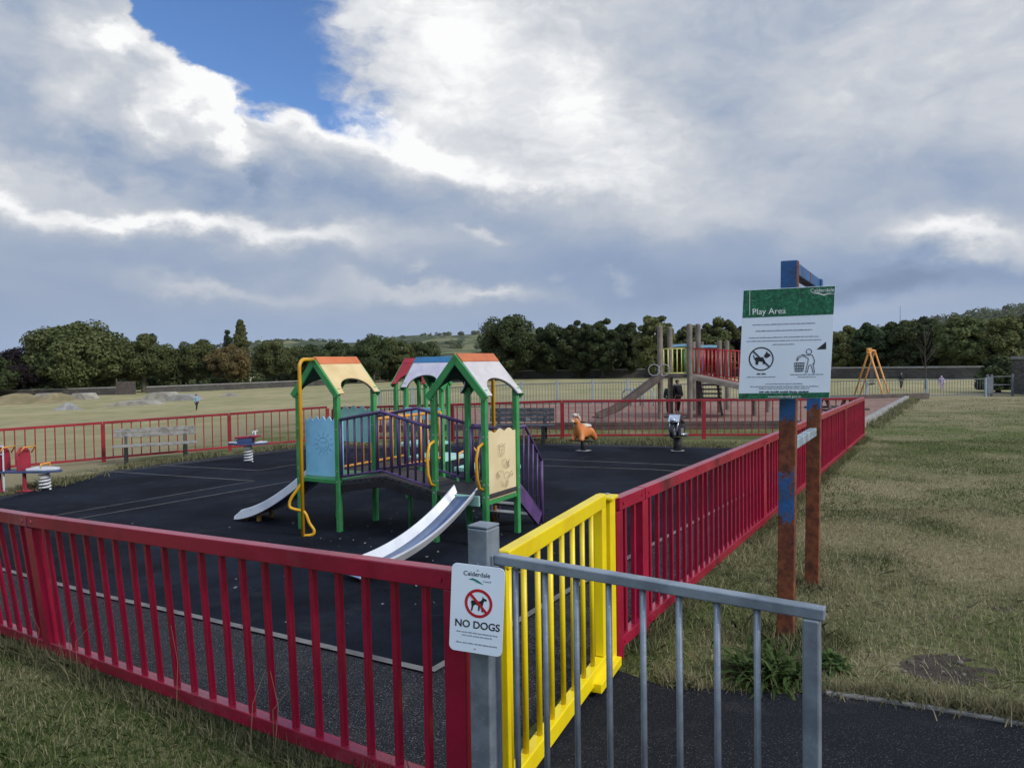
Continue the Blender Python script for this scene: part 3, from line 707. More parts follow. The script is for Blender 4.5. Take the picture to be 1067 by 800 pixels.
mb = MB(); mb.box(b0+V3(0, -.12, 1.1), (.14, .14, 2.2)); mb.build('post', 'timber_dark', t, b0)

# skate park mounds and slabs on the left field
def mound(px, py, wpx, h, label, m='soil_mound', nm='grass_mound', seed=0):
    c = gp(px, py); R = wpx/2*c.y/FPX; r = np.random.default_rng(seed); n = 28; mm = 7; vs = [(0, 0, h)]; fs = []
    for i in range(1, mm+1):
        for j in range(n):
            a = 2*math.pi*j/n; q = i/mm; w = 1+.18*math.sin(3*a+seed)+.1*math.sin(5*a+2*seed)
            vs.append((R*q*w*math.cos(a), R*.55*q*w*math.sin(a), h*(math.cos(q*math.pi)*.5+.5)+r.normal()*.05*h - (.1 if i == mm else 0)))
    fs += [(0, 1+j, 1+(j+1) % n) for j in range(n)]
    for i in range(mm-1):
        for j in range(n): fs.append((1+i*n+j, 1+(i+1)*n+j, 1+(i+1)*n+(j+1) % n, 1+i*n+(j+1) % n))
    mb = MB(); mb.add(vs, fs); o = mb.build(nm, m, smooth=True); o.location = c
    tag(o, label, 'mound' if 'mound' in nm else 'ramp', 'mounds and ramps of the skate area')
mound(18, 421, 92, 1.1, 'grassy mound nearest the left edge of the field', seed=1)
mound(60, 418, 60, .9, 'grassy mound right of the leftmost mound', seed=2)
mound(72, 427, 34, .55, 'low dark bare mound in front of the pale ramps', 'concrete', seed=3)
def ramp_(px, py, wpx, h, label, rz=0, m='concrete_worn'):
    h *= .8; c = gp(px, py); L = wpx*c.y/FPX; mb = MB()
    mb.prism([(-L/2, -1.2, -.1), (L/2, -1.2, -.1), (L*.28, -1.2, h), (-L*.12, -1.2, h)], (0, 2.4, 0))
    o = mb.build('skate_ramp', m, bev=.04); o.location = c; o.rotation_euler.z = rz; tag(o, label, 'ramp', 'mounds and ramps of the skate area')
ramp_(47, 415, 26, .8, 'pale concrete ramp between the two grassy mounds', .1)
ramp_(86, 416, 26, .9, 'pale concrete ramp right of the grassy mounds', -.1)
ramp_(140, 422, 60, .45, 'long low concrete ledge left of the rider', .05)
ramp_(168, 416, 38, .9, 'pale concrete bank with a high straight back', .0)
ramp_(190, 417, 40, .7, 'grey concrete bank just behind the rider', .1, 'concrete')
ramp_(238, 413, 22, .4, 'small pale slab lying alone on the field', .3)

# ================================================================== FENCES
BAR_H = .80
def fence(name, label, cat, line, mat_, post_at, spacing=.15, H=.95, rail=.055, bar=.024, postw=.085, lean=None, group=None, postm=None, bot=.10, bevel=.004):
    """line: list of plan points; posts every post_at metres; rails and bars follow the ground."""
    L = [Vector(p) for p in line]; b0 = Vector((*L[0], g(*L[0]))); t = thing(name, label, cat, b0, 0, group)
    ln = lean or (lambda s: Vector((0, 0)))
    total = sum((q-p).length for p, q in zip(L[:-1], L[1:]))
    def pos(s):
        for p, q in zip(L[:-1], L[1:]):
            d = (q-p).length
            if s <= d+1e-6: return p.lerp(q, s/d), (q-p).normalized()
            s -= d
        return L[-1], (L[-1]-L[-2]).normalized()
    def p3(s, h):
        p, d = pos(s); z = g(p.x, p.y); l = ln(s)*h; return Vector((p.x+l.x, p.y+l.y, z+h)), math.atan2(d.y, d.x)
    posts = sorted(set(post_at)); segs = list(zip(posts[:-1], posts[1:]))
    for a, c in segs:
        gap_ = .006
        for nm, h, hh in (('top_rail', H-rail*.6, rail*1.2), ('bottom_rail', bot, rail*1.05)):
            p, q = p3(a+gap_, h)[0], p3(c-gap_, h)[0]
            mb = MB(); mb.beam(p, q, rail, hh); mb.build(nm, mat_, t, b0, bevel)
    proto = None; meshes = {}
    def upright(nm, s, w, d_, h0, h1, m):
        key = (nm, round(h1-h0, 3))
        p, ang = p3(s, h0)
        if key not in meshes:
            mb = MB(); mb.box((0, 0, (h1-h0)/2), (w, d_, h1-h0)); o = mb.build(nm, m, t, None, bevel*.8); meshes[key] = o
        else: o = copy_of(meshes[key], t, (0, 0, 0))
        o.location = p-b0; o.rotation_euler = (0, 0, ang)
        l = ln(s)
        if nm == 'bar': l = l + Vector((random.gauss(0, .0035), random.gauss(0, .0035)))
        if l.length > 1e-5:
            zc = Vector((l.x, l.y, 1)).normalized(); xc = Vector((math.cos(ang), math.sin(ang), 0)); yc = zc.cross(xc).normalized(); xc = yc.cross(zc)
            o.rotation_euler = Matrix((xc, yc, zc)).transposed().to_euler()
        return o
    for s in posts: upright('post', s, postw, postw*.6, -.06, H-rail*1.2-.002, postm or mat_)
    if bevel > .0035 and group is None and mat_ == 'crimson':
        for s in posts:                                       # fixing bolts at every post
            for h in (H-rail*.6, bot):
                for e_ in (-.06, .06):
                    if not 0 <= s+e_ <= total: continue
                    p, ang = p3(s+e_, h); n3 = Vector((math.sin(ang), -math.cos(ang), 0))
                    if n3.dot(Vector((p.x, p.y, 0))) > 0: n3 = -n3
                    mb = MB(); mb.tube([p+n3*rail*.5, p+n3*(rail*.5+.006)], .010, 8); mb.build('bolt', mat_, t, b0)
    nb = 0
    for a, c in segs:
        n = max(1, round((c-a)/spacing)); st = (c-a)/n
        for i in range(1, n):
            if nb < 100: upright('bar', a+i*st, bar, bar, bot+rail*.52, H-rail*1.2-.002, mat_)
            nb += 1
    return t
def front_lean(s): k = min(s/3.3, 1.15); return (FD*.045 - AV*.095)*k
fence('front_fence', 'crimson railing in front, leaning out to the left of the galvanised post', 'fence', [F0, F0+FD*9.7], 'crimson', [0.03, 3.40, 6.8, 9.6], .157, .96, .062, .027, .10, front_lean)
RL = (RE-R0p).length
fence('side_fence', 'crimson railing running away from the yellow gate past the sign posts', 'fence', [R0p, RE], 'crimson', [.0, .42, .42+3.47, .42+6.94, .42+10.41, RL], .142, .95, .062, .027, .10)
d1 = (FAR[1]-FAR[0]).length
fence('far_fence', 'red railing at the back of the playground behind the horse and motorbike riders', 'fence', [FAR[0]+Vector((-.12, .02)), FAR[1], FAR[2]], 'crimson_far', [0, 3.4, 6.7, 9.42, 13.4], .155, .94, .05, .022, .09)
fence('back_left_fence', 'red railing at the back left behind the weathered grey bench', 'fence', [FAR[2]+Vector((-.14, -.07)), FAR[3], FAR[4]], 'crimson_far', [0, 2.5, 5.35, 8.1, 9.6], .20, .98, .05, .024, .09)

# yellow gate
gz0 = Vector((-.045, 2.74)); gz1 = Vector((.505, 4.02)); gd = (gz1-gz0).normalized(); gn = Vector((gd.y, -gd.x))
t = thing('yellow_gate', 'bright yellow barred gate beside the galvanised post', 'gate', (*gz1, g(*gz1))); b0 = t.location.copy()
def gq(s, h): p = gz0+gd*s; return Vector((p.x, p.y, h))
GLn = (gz1-gz0).length
mb = MB(); mb.beam(gq(0, .955), gq(GLn-.07, .945), .055, .07); mb.build('top_rail', 'yellow', t, b0, .005)
mb = MB(); mb.beam(gq(0, .075), gq(GLn-.05, .065), .055, .08); mb.build('bottom_rail', 'yellow', t, b0, .005)
mb = MB(); mb.beam(gq(GLn-.34, .027), gq(GLn+.06, .02), .14, .05); mb.build('foot_plate', 'yellow', t, b0, .005)
bar0 = None
for i in range(8):
    s = .05+i*(GLn-.22)/7.6; p = gq(s, .11)-b0
    if bar0 is None:
        mb = MB(); mb.tube([(0, 0, 0), (0, 0, .81)], .0125, 10); bar0 = mb.build('bar', 'yellow', t, smooth=True); bar0.location = p
    else: copy_of(bar0, t, p)
mb = MB(); mb.beam(gq(GLn-.10, .11), gq(GLn-.10, .912), .075, .05, (gn.x, gn.y, 0)); mb.build('stile', 'yellow', t, b0, .004)
mb = MB(); mb.beam(gq(0.012, .11), gq(0.012, .92), .03, .03, (gn.x, gn.y, 0)); mb.build('hinge_stile', 'yellow', t, b0, .004)
t = thing('gate_post', 'thick yellow post where the yellow gate meets the crimson railing', 'post', gq(GLn+.03, -.05)); b0 = t.location.copy()
mb = MB(); mb.beam(gq(GLn+.03, -.06), gq(GLn+.03, .935), .10, .075, (gn.x, gn.y, 0)); mb.build('shaft', 'yellow', t, b0, .006)
mb = MB(); mb.beam(gq(GLn-.045, .947), gq(GLn+.075, .947), .115, .02); mb.build('cap', 'yellow', t, b0, .006)
mb = MB()
for s in (GLn-.02, GLn+.05): mb.tube([gq(s, .957), gq(s, .963)], .011, 8)
mb.build('bolt', 'silver_plate', t, b0)

# galvanised post, swung-open galvanised gate
gpz = Vector((-.110, 2.60, g(-.110, 2.6)))
t = thing('galvanised_post', 'square galvanised steel post carrying the dog ban sign', 'post', gpz)
mb = MB(); w = .0425; ang = math.atan2(AU.y, AU.x)
mb.box((0, 0, .5225), (.085, .085, 1.245), ang); mb.build('shaft', 'galv', t, bev=.006)
mb = MB(); mb.box((0, 0, 1.151), (.083, .083, .008), ang); mb.build('cap', 'galv', t, bev=.002)
hr0 = Vector((gpz.x, gpz.y))-AU*.055; ht = 1.008
t = thing('galvanised_gate', 'grey galvanised barred gate swung open across the foreground', 'gate', (*hr0, g(*hr0))); b0 = t.location.copy()
hd = -AU; hl = 1.045
def hq(s, h): p = hr0+hd*s; return Vector((p.x, p.y, h))
mb = MB(); mb.beam(hq(.0, ht), hq(hl+.035, ht-.022), .042, .034); mb.build('top_rail', 'galv', t, b0, .004)
mb = MB(); mb.beam(hq(.0, .12), hq(hl, .12), .042, .034); mb.build('bottom_rail', 'galv', t, b0, .004)
bar0 = None
for i in range(8):
    s = .075+i*(hl-.09)/8.15; p = hq(s, .137)-b0
    if bar0 is None:
        mb = MB(); mb.tube([(0, 0, 0), (0, 0, ht-.165)], .0105, 10); bar0 = mb.build('bar', 'galv', t, smooth=True); bar0.location = p
    else: copy_of(bar0, t, p)
mb = MB(); mb.beam(hq(hl, -.02), hq(hl, ht-.0392), .045, .05, (AV.x, AV.y, 0)); mb.build('end_stile', 'galv', t, b0, .005)
mb = MB(); mb.beam(hq(-.012, ht-.075), hq(-.012, ht+.012), .05, .02, (AU.x, AU.y, 0))
mb.beam(hq(-.004, ht-.045), hq(.02, ht-.045), .045, .05); mb.build('hinge_lug', 'galv', t, b0, .003)
mb = MB(); p = hq(.012, ht-.045); n3 = Vector((-AV.x, -AV.y, 0)); mb.tube([p+n3*.022, p+n3*.030], .013, 6); mb.tube([p+n3*.030, p+n3*.036], .007, 8); mb.build('bolt', 'silver_plate', t, b0)

# ------------------------------------------------------------------ signs (local frame: x right, z up, faces -y)
def arc(cx, cz, r, a0, a1, n): return [(cx+r*math.cos(a0+(a1-a0)*i/n), cz+r*math.sin(a0+(a1-a0)*i/n)) for i in range(n+1)]
def rrect(w, h, r):
    P = []
    for cx, cz, a in ((w/2-r, h/2-r, 0), (-w/2+r, h/2-r, 90), (-w/2+r, -h/2+r, 180), (w/2-r, -h/2+r, 270)): P += arc(cx, cz, r, rad(a), rad(a+90), 6)
    return P
def flat(mb, poly, y, th=.0008): mb.prism([(x, y, z) for x, z in poly], (0, -th, 0)); return mb
def ring(mb, cx, cz, r0, r1, y, th=.0008, n=48):
    for i in range(n):
        a, c = 2*math.pi*i/n, 2*math.pi*(i+1)/n
        flat(mb, [(cx+r0*math.cos(a), cz+r0*math.sin(a)), (cx+r1*math.cos(a), cz+r1*math.sin(a)), (cx+r1*math.cos(c), cz+r1*math.sin(c)), (cx+r0*math.cos(c), cz+r0*math.sin(c))], y, th)
def line2(mb, p, q, w, y, th=.0008):
    d = Vector(q)-Vector(p); n = Vector((-d.y, d.x)).normalized()*w/2; p, q = Vector(p), Vector(q)
    flat(mb, [tuple(p-n), tuple(q-n), tuple(q+n), tuple(p+n)], y, th)
def words(mb, cx, cz, width, h, y, seed):                     # a line of print too small to read: a row of word-long dashes
    r = random.Random(seed); x = cx-width/2
    while x < cx+width/2:
        w = min(r.uniform(.010, .034)*h/.006, cx+width/2-x)
        if w > .003:
            xx = x
            while xx < x+w:
                lw = h*r.uniform(.35, .6); hh = h*r.uniform(.55, 1.0)
                flat(mb, [(xx, cz-h/2), (min(xx+lw, x+w), cz-h/2), (min(xx+lw, x+w), cz-h/2+hh), (xx, cz-h/2+hh)], y); xx += lw+h*.16
        x += w + h*.6

# NO DOGS sign
ns = thing('dog_ban_sign', 'small white rounded sign reading NO DOGS on the galvanised post', 'sign', at(497, 634.5, 2.505))
ns.rotation_euler = (0, rad(3.2), rad(-16)); y0 = -.003
SW, SH = .194, .308
mb = MB(); flat(mb, rrect(SW, SH, .020), .0, .003); mb.build('board', 'sign_white', ns, bev=.0006)
mb = MB(); ring(mb, .006, .022, .0405, .0505, y0); line2(mb, (-.027, .055), (.039, -.011), .0095, y0-.0009); mb.build('ban_ring', 'print_red', ns)
mb = MB(); k = .00118; ox, oz = .004, .020
dog = [(-22, 6), (-19, 9), (-10, 9), (6, 9), (12, 14), (14, 24), (17, 19), (22, 18), (27, 15), (26, 11), (19, 11), (16, 3), (15, -4), (16, -22), (12, -22), (10, -5), (6, -4), (5, -20), (1, -20), (1, -4), (-9, -2), (-14, -8), (-17, -22), (-21, -22), (-19, -8), (-21, 1)]
flat(mb, [(ox+x*k, oz+z*k) for x, z in dog], y0); mb.build('dog_pictogram', 'print_black', ns)
text_mesh('lettering', 'NO DOGS', .0355, 'print_black', ns, (.004, y0-.0004, -.066), bold=.0006)
text_mesh('council_name', 'Calderdale', .0225, 'print_black', ns, (-.004, y0-.0004, .116))
text_mesh('council_word', 'Council', .0095, 'print_grey', ns, (.034, y0-.0004, .099))
mb = MB(); flat(mb, [(-.034, .103), (-.018, .109), (0, .103), (.022, .090), (.000, .094), (-.016, .101)], y0); mb.build('swoosh', 'print_teal', ns)
for i, (zz, ww) in enumerate(((-.083, .150), (-.094, .110), (-.121, .150))): mb = MB(); words(mb, .004, zz, ww, .0048, y0, 40+i); mb.build('print_line', 'print_grey', ns)
mb = MB()
for zz in (.138, -.138): mb.tube([(.0, -.003, zz), (.0, -.0045, zz)], .003, 8)
mb.build('screw', 'silver_plate', ns)

# rusting sign frame: two posts with bars between
s1 = gp(818.5, 668); s2 = gp(846, 612)
t = thing('sign_frame', 'rusting two-post steel frame with peeling blue paint behind the board', 'sign post', s1); fd = Vector((s2.x-s1.x, s2.y-s1.y, 0)).normalized(); fa = math.atan2(fd.y, fd.x)
tp1 = Vector((s1.x+.045, s1.y+.02, 2.295)); tp2 = Vector((s2.x+.035, s2.y, 2.295))
for p, q in ((s1, tp1), (s2, tp2)):
    mb = MB(); mb.beam(p-V3(0, 0, .1), q, .098, .072, (fd.x, fd.y, 0)); o = mb.build('post', 'rusty', t, s1, .006)
mb = MB(); mb.beam(tp1+fd*.038-V3(0, 0, .04), tp2-fd*.038-V3(0, 0, .04), .07, .078); mb.build('top_bar', 'rusty', t, s1, .006)
m1, m2 = s1.lerp(tp1, .0), s2.copy(); m1 = Vector((s1.x+.022, s1.y+.01, 1.155)); m2 = Vector((s2.x+.018, s2.y, 1.145))
mb = MB(); mb.beam(m1+fd*.038, m2-fd*.038, .05, .06); mb.build('mid_bar', 'rail_blue_grey', t, s1, .005)

# Play Area board
bc = at(818.8, 358, 4.36); PB = thing('play_area_board', 'white notice board with green header reading Play Area', 'sign', bc)
PB.rotation_euler = (0, rad(-.2), rad(-17)); BW, BH = .512, .664
mb = MB(); sh = .018                                            # slightly out of square, as hung
flat(mb, [(-BW/2-sh, -BH/2), (BW/2-sh, -BH/2+.006), (BW/2+sh, BH/2), (-BW/2+sh, BH/2-.004)], 0, .006); mb.build('board', 'sign_white', PB, bev=.001)
y1 = -.0065
def bx_(u, v): return (-BW/2-sh+2*sh*(v+BH/2)/BH + u, v)
mb = MB(); flat(mb, [bx_(.002, .161), bx_(BW-.002, .165), bx_(BW-.002, BH/2-.003), bx_(.002, BH/2-.006)], y1+.0003); mb.build('header', 'sign_green', PB)
mb = MB(); flat(mb, [bx_(.002, -BH/2+.002), bx_(BW-.002, -BH/2+.008), bx_(BW-.002, -BH/2+.040), bx_(.002, -BH/2+.036)], y1+.0003); mb.build('footer', 'sign_green', PB)
text_mesh('heading', 'Play Area', .050, 'print_white', PB, (-.190, y1-.0008, .179), 'LEFT')
mb = MB(); line2(mb, (-.204, .175), (-.202, .322), .003, y1-.0003); mb.build('header_rule', 'print_white', PB)
text_mesh('council_name', 'Calderdale', .030, 'print_white', PB, (.268, y1-.0008, .298), 'RIGHT')
text_mesh('council_word', 'Council', .013, 'print_white', PB, (.268, y1-.0008, .280), 'RIGHT')
mb = MB(); flat(mb, [(.14, .292), (.18, .295), (.21, .283), (.262, .294), (.212, .275), (.18, .287)], y1-.0003); mb.build('swoosh', 'print_white', PB)
text_mesh('web_address', 'www.calderdale.gov.uk', .020, 'print_white', PB, (-.01, y1-.0008, -.322))
for i, (zz, ww) in enumerate(((.118, .37), (.080, .33), (.040, .41), (.020, .44), (-.003, .13), (-.196, .17), (-.238, .22), (-.254, .40), (-.266, .30))): mb = MB(); words(mb, -.012 if i != 5 else -.14, zz, ww*.95, .0065, y1, 60+i); mb.build('print_line', 'print_grey', PB)
for cx_, zz, ww, hh, sd_ in ((.115, -.184, .18, .0075, 80), (.115, -.199, .10, .006, 81)): mb = MB(); words(mb, cx_, zz, ww, hh, y1, sd_); mb.build('print_line', 'print_grey', PB)
for cx_, zz, ww, sd_ in ((-.012, -.286, .28, 90), (-.14, -.178, .05, 91)): mb = MB(); words(mb, cx_, zz, ww, .010, y1, sd_); mb.build('bold_line', 'print_black', PB)
mb = MB(); ring(mb, -.140, -.088, .064, .071, y1); line2(mb, (-.186, -.04), (-.094, -.136), .008, y1-.0009)
mb.build('ban_ring', 'print_black', PB)
mb = MB(); k = .00125
scot = [(-34, 22), (-28, 8), (-24, 12), (8, 12), (14, 20), (20, 16), (28, 8), (36, 14), (33, 26), (24, 32), (18, 40), (14, 31), (8, 20), (-24, 20)]
scot = [(-33, 22), (-29, 8), (-24, 11), (10, 11), (12, 2), (18, -6), (18, -22), (8, -22), (6, -10), (-12, -9), (-14, -24), (-26, -24), (-26, -6), (-31, 2), (-37, 20)]
flat(mb, [(-.140+x*k, -.092+z*k) for x, z in scot], y1)
head = [(12, 18), (20, 30), (26, 42), (30, 32), (40, 26), (42, 18), (30, 10), (20, 8)]
flat(mb, [(-.140+x*k, -.094+z*k) for x, z in head], y1); mb.build('dog_pictogram', 'print_black', PB)
mb = MB(); hx, hz_ = .128, -.050
ring(mb, hx, hz_, .013, .0165, y1, n=24)
fig = [(.112, -.072), (.146, -.070), (.158, -.100), (.156, -.125), (.150, -.118), (.158, -.172), (.150, -.175), (.140, -.130), (.128, -.130), (.118, -.172), (.108, -.172), (.122, -.112), (.124, -.090), (.095, -.074), (.072, -.086), (.064, -.104), (.060, -.100), (.066, -.080), (.092, -.066)]
for p, q in zip(fig, fig[1:]+fig[:1]): line2(mb, p, q, .0032, y1)
for i in range(6): line2(mb, (.048+i*.0105, -.116), (.052+i*.0085, -.166), .003, y1)
for i in range(4): line2(mb, (.046+i*.0012, -.116-i*.0165), (.104-i*.0025, -.116-i*.0165), .0032, y1-.0009)
mb.build('litter_pictogram', 'print_black', PB)
mb = MB(); flat(mb, [(.170, -.038), (.222, -.038), (.222, .006), (.196, -.016)], y1); mb.build('torn_mark', 'print_black', PB)

# ================================================================== TODDLER PLAY UNIT
CA = Vector((-2.045, 8.48)); CB = Vector((-.375, 7.41)); CC = CA+AV*1.95; CD = Vector((-1.47, 11.9))
ZP, ZE, ZR = .43, 1.41, 1.79; HS = .30
PU = thing('play_unit', 'toddler climbing unit of four roofed green towers with purple bridge and steel slides', 'climbing frame', (*CA, g(*CA))); o0 = PU.location.copy()
def at2(c, e1, e2, a, b_, z): return Vector((c.x+e1.x*a+e2.x*b_, c.y+e1.y*a+e2.y*b_, z))
def part(mb, name, m, parent=None, bev=.004, smooth=False, label=None):
    o = mb.build(name, m, parent or PU, o0, bev, smooth)
    if label: o['label'] = label
    return o
def tower(c, e1, e2, roofm, capm, lab, floor='green', floor_z=ZP, rafters=True):
    for a in (-1, 1):
        for b_ in (-1, 1):
            p = at2(c, e1, e2, a*HS, b_*HS, 0); mb = MB(); mb.beam((p.x, p.y, g(p.x, p.y)-.05), (p.x, p.y, ZE+.035), .056, .056, (e1.x, e1.y, 0)); part(mb, 'post', 'green', bev=.008)
    if floor:
        mb = MB(); p = c; mb.hexa([at2(c, e1, e2, a*(HS+.02), b_*(HS+.02), z) for z in (floor_z-.045, floor_z) for a, b_ in ((-1, -1), (1, -1), (1, 1), (-1, 1))]); part(mb, 'platform', floor)
    # roof: two boards with an arch cut from each eave
    Lh = HS+.035; half = HS+.055; cap = None
    for sgn in (-1, 1):
        def P(s, q, lift=0):                                  # s along the ridge, q 0 at ridge -> 1 at eave
            z = ZR + (ZE-.03-ZR)*q + lift; return at2(c, e1, e2, s, sgn*half*q, z)
        out = [(-Lh, .20), (Lh, .20), (Lh, 1.0)] + [(Lh-.085-(2*Lh-.17)*(.5-.5*math.cos(math.pi*i/14)), 1.0-.40*math.sin(math.pi*i/14)**.75) for i in range(15)] + [(-Lh, 1.0)]
        nrm = Vector((e2.x*sgn*(ZR-ZE), e2.y*sgn*(ZR-ZE), half)).normalized()
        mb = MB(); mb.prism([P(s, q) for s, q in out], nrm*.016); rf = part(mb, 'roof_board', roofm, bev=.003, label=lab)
        mb = MB(); mb.prism([P(s, q)+nrm*.001 for s, q in ((-Lh-.003, 0), (Lh+.003, 0), (Lh+.003, .198), (-Lh-.003, .198))], nrm*.019); part(mb, 'ridge_cap', capm, rf, .003)
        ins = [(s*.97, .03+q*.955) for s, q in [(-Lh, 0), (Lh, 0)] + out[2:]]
        mb = MB(); mb.prism([P(s, q)-nrm*.002 for s, q in ins], nrm*-.008); part(mb, 'roof_shade_sheet', 'shaded_green', rf, 0)  # added sheet: green underside with the roof's shade in its colour
        if rafters:
            for s in (-Lh-.012, Lh+.012):
                mb = MB(); mb.beam(P(s, .0)-nrm*.03, P(s, 1.02)-nrm*.022, .022, .07, nrm); part(mb, 'rafter', 'green', bev=.003)
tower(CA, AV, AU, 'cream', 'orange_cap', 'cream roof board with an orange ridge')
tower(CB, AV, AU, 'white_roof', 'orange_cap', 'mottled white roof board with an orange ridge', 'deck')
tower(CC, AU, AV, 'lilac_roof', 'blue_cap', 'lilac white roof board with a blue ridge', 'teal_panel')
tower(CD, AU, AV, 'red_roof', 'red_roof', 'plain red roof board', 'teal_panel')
def railing(pts_b, pts_t, n, m, name='bridge_railing', r=.011, rt=.017, sq=True):
    mb = MB(); mb.tube(pts_t, rt, 8); mb.tube(pts_b, rt*.8, 8)
    def along(P, t_):
        P = [Vector(p) for p in P]; ls = [(b_-a).length for a, b_ in zip(P[:-1], P[1:])]; s = t_*sum(ls)
        for a, b_, l in zip(P[:-1], P[1:], ls):
            if s <= l+1e-9: return a.lerp(b_, s/l)
            s -= l
        return P[-1]
    for i in range(n): t_ = i/(n-1); mb.tube([along(pts_b, t_), along(pts_t, t_)], r if 0 < i < n-1 else r*1.5, 6)
    return part(mb, name, m, bev=0, smooth=True)
for c_ in (CA, CB):                                           # bolt heads where boards and rails meet the posts
    for a in (-1, 1):
        for b_ in (-1, 1):
            for z in (ZP-.02, ZP+.10, ZP+.56, ZE-.06):
                p = at2(c_, AV, AU, a*HS, b_*HS, z)
                for nn_ in (Vector((-AV.x, -AV.y, 0)), Vector((-AU.x, -AU.y, 0))):
                    mb = MB(); mb.tube([p+nn_*.026, p+nn_*.034], .009, 8); part(mb, 'bolt', 'silver_plate', bev=0)
# purple arched bridge A -> B
for v in (-HS, HS):
    a = P2(CA, -HS-.04, v); c = P2(CB, HS+.04, v); m_ = a.lerp(c, .48)
    railing([(*a, ZP+.04), (*m_, ZP+.15), (*c, ZP+.03)], [(*a, 1.10), (*m_, 1.205), (*c, 1.06)], 13, 'purple', r=.0125, rt=.019)
a0_, a1_ = P2(CA, -HS-.03, -HS+.02), P2(CA, -HS-.03, HS-.02); c0_, c1_ = P2(CB, HS+.03, -HS+.02), P2(CB, HS+.03, HS-.02)
mb = MB(); N_ = 14
for i in range(N_):
    f0, f1 = i/N_+.004, (i+1)/N_-.004
    def zz(f): return ZP-.02+.11*(1-abs(f-.48)/.52)
    p, q, r_, s_ = a0_.lerp(c0_, f0), a0_.lerp(c0_, f1), a1_.lerp(c1_, f1), a1_.lerp(c1_, f0)
    mb.hexa([(*p, zz(f0)-.03), (*q, zz(f1)-.03), (*r_, zz(f1)-.03), (*s_, zz(f0)-.03), (*p, zz(f0)), (*q, zz(f1)), (*r_, zz(f1)), (*s_, zz(f0))])
part(mb, 'bridge_deck', 'deck', bev=.003)
for v in (-HS+.01, HS-.01):
    mb = MB(); a = P2(CA, -HS-.03, v); c = P2(CB, HS+.03, v); m_ = a.lerp(c, .48); dzz = -.075
    mb.beam((*a, ZP-.02+dzz), (*m_, ZP+.09+dzz), .03, .08); mb.beam((*m_, ZP+.09+dzz), (*c, ZP-.02+dzz), .03, .08); part(mb, 'bridge_bearer', 'black', bev=.003)
m_ = P2(CA, -.98, .1); mb = MB(); mb.tube([(m_.x, m_.y, g(*m_)-.05), (m_.x, m_.y, ZP-.06)], .024, 10); part(mb, 'support_post', 'green', bev=0, smooth=True)
# orange-railed link A -> C, panels
for u in (-HS, HS):
    a = P2(CA, u, HS+.04); c = P2(CC, u, -HS-.04)
    railing([(*a, ZP+.02), (*c, ZP+.02)], [(*a, 1.06), (*c, 1.06)], 10, 'orange', 'link_railing', r=.016, rt=.02)
a, c = P2(CA, HS-.02, HS+.03), P2(CC, HS-.02, -HS-.03); a2, c2 = P2(CA, -HS+.02, HS+.03), P2(CC, -HS+.02, -HS-.03)
mb = MB(); mb.hexa([(*q, z) for z in (ZP-.05, ZP-.01) for q in (a, c, c2, a2)]); part(mb, 'link_deck', 'deck')
for f in (0, 1):
    q = P2(CC, -HS-.42*f, -.2+.1*f); 
# low teal platform and looped rails between the towers
q0 = P2(CC, -.95, -.2); mb = MB(); mb.hexa([at2(q0, AV, AU, a*.28, b_*.34, z) for z in (ZP-.12, ZP-.07) for a, b_ in ((-1, -1), (1, -1), (1, 1), (-1, 1))]); part(mb, 'low_platform', 'teal_panel')
for a in (-1, 1):
    for b_ in (-1, 1):
        p = at2(q0, AV, AU, a*.25, b_*.30, 0); mb = MB(); mb.tube([(p.x, p.y, g(p.x, p.y)-.05), (p.x, p.y, ZP-.12)], .022, 8); part(mb, 'support_post', 'green', bev=0, smooth=True)
for b_ in (-.3, .3):
    mb = MB(); mb.tube([at2(q0, AV, AU, -.25, b_, ZP-.07), at2(q0, AV, AU, -.22, b_, ZP+.10), at2(q0, AV, AU, .1, b_, ZP+.16), at2(q0, AV, AU, .25, b_, ZP+.05), at2(q0, AV, AU, .26, b_, ZP-.07)], .014, 8); part(mb, 'hand_loop', 'orange', bev=0, smooth=True)
mb = MB(); a, c = P2(CC, HS, -HS-.03), P2(CC, -HS, -HS-.03); mb.beam((*a, 1.03), (*c, 1.03), .018, .16); part(mb, 'blue_panel', 'blue_panel', label='narrow blue board between the far posts')
def wavy(c, e1, e2, a0, b0_, a1, b1, z0, z1, m, name, amp=.022, waves=6, th=.016, lab=None):
    N = 48; p, q = at2(c, e1, e2, a0, b0_, 0), at2(c, e1, e2, a1, b1, 0); d = (q-p).normalized(); nn = Vector((-d.y, d.x, 0))*th
    poly = [(p.x, p.y, z0), (q.x, q.y, z0)] + [(*(q.lerp(p, i/N).xy), z1+amp*math.sin(i/N*waves*2*math.pi+.6)-abs(amp)*.4*math.cos(i/N*6.28)) for i in range(N+1)]
    mb = MB(); mb.prism(poly, nn); return part(mb, name, m, bev=.002, label=lab)
wavy(CA, AV, AU, -HS+.06, HS-.035, -HS+.11, -HS+.035, ZP+.01, ZP+.665, 'blue_panel', 'play_panel', lab='light blue wavy topped panel')
wavy(CA, AV, AU, HS, HS-.03, HS, -HS+.03, ZP+.35, ZP+.76, 'teal_panel', 'play_panel', waves=4, lab='pale teal wavy topped panel')
wavy(CB, AV, AU, -HS+.03, -HS-.008, HS-.03, -HS-.008, ZP-.06, ZP+.60, 'cream_panel', 'play_panel', amp=-.016, waves=3, lab='cream wavy topped panel with an engraved scribble')
mb = MB(); a, c = at2(CB, AV, AU, -HS, -HS, ZP-.085), at2(CB, AV, AU, HS, -HS, ZP-.085); mb.beam(a, c, .03, .04); part(mb, 'edge_rail', 'green')
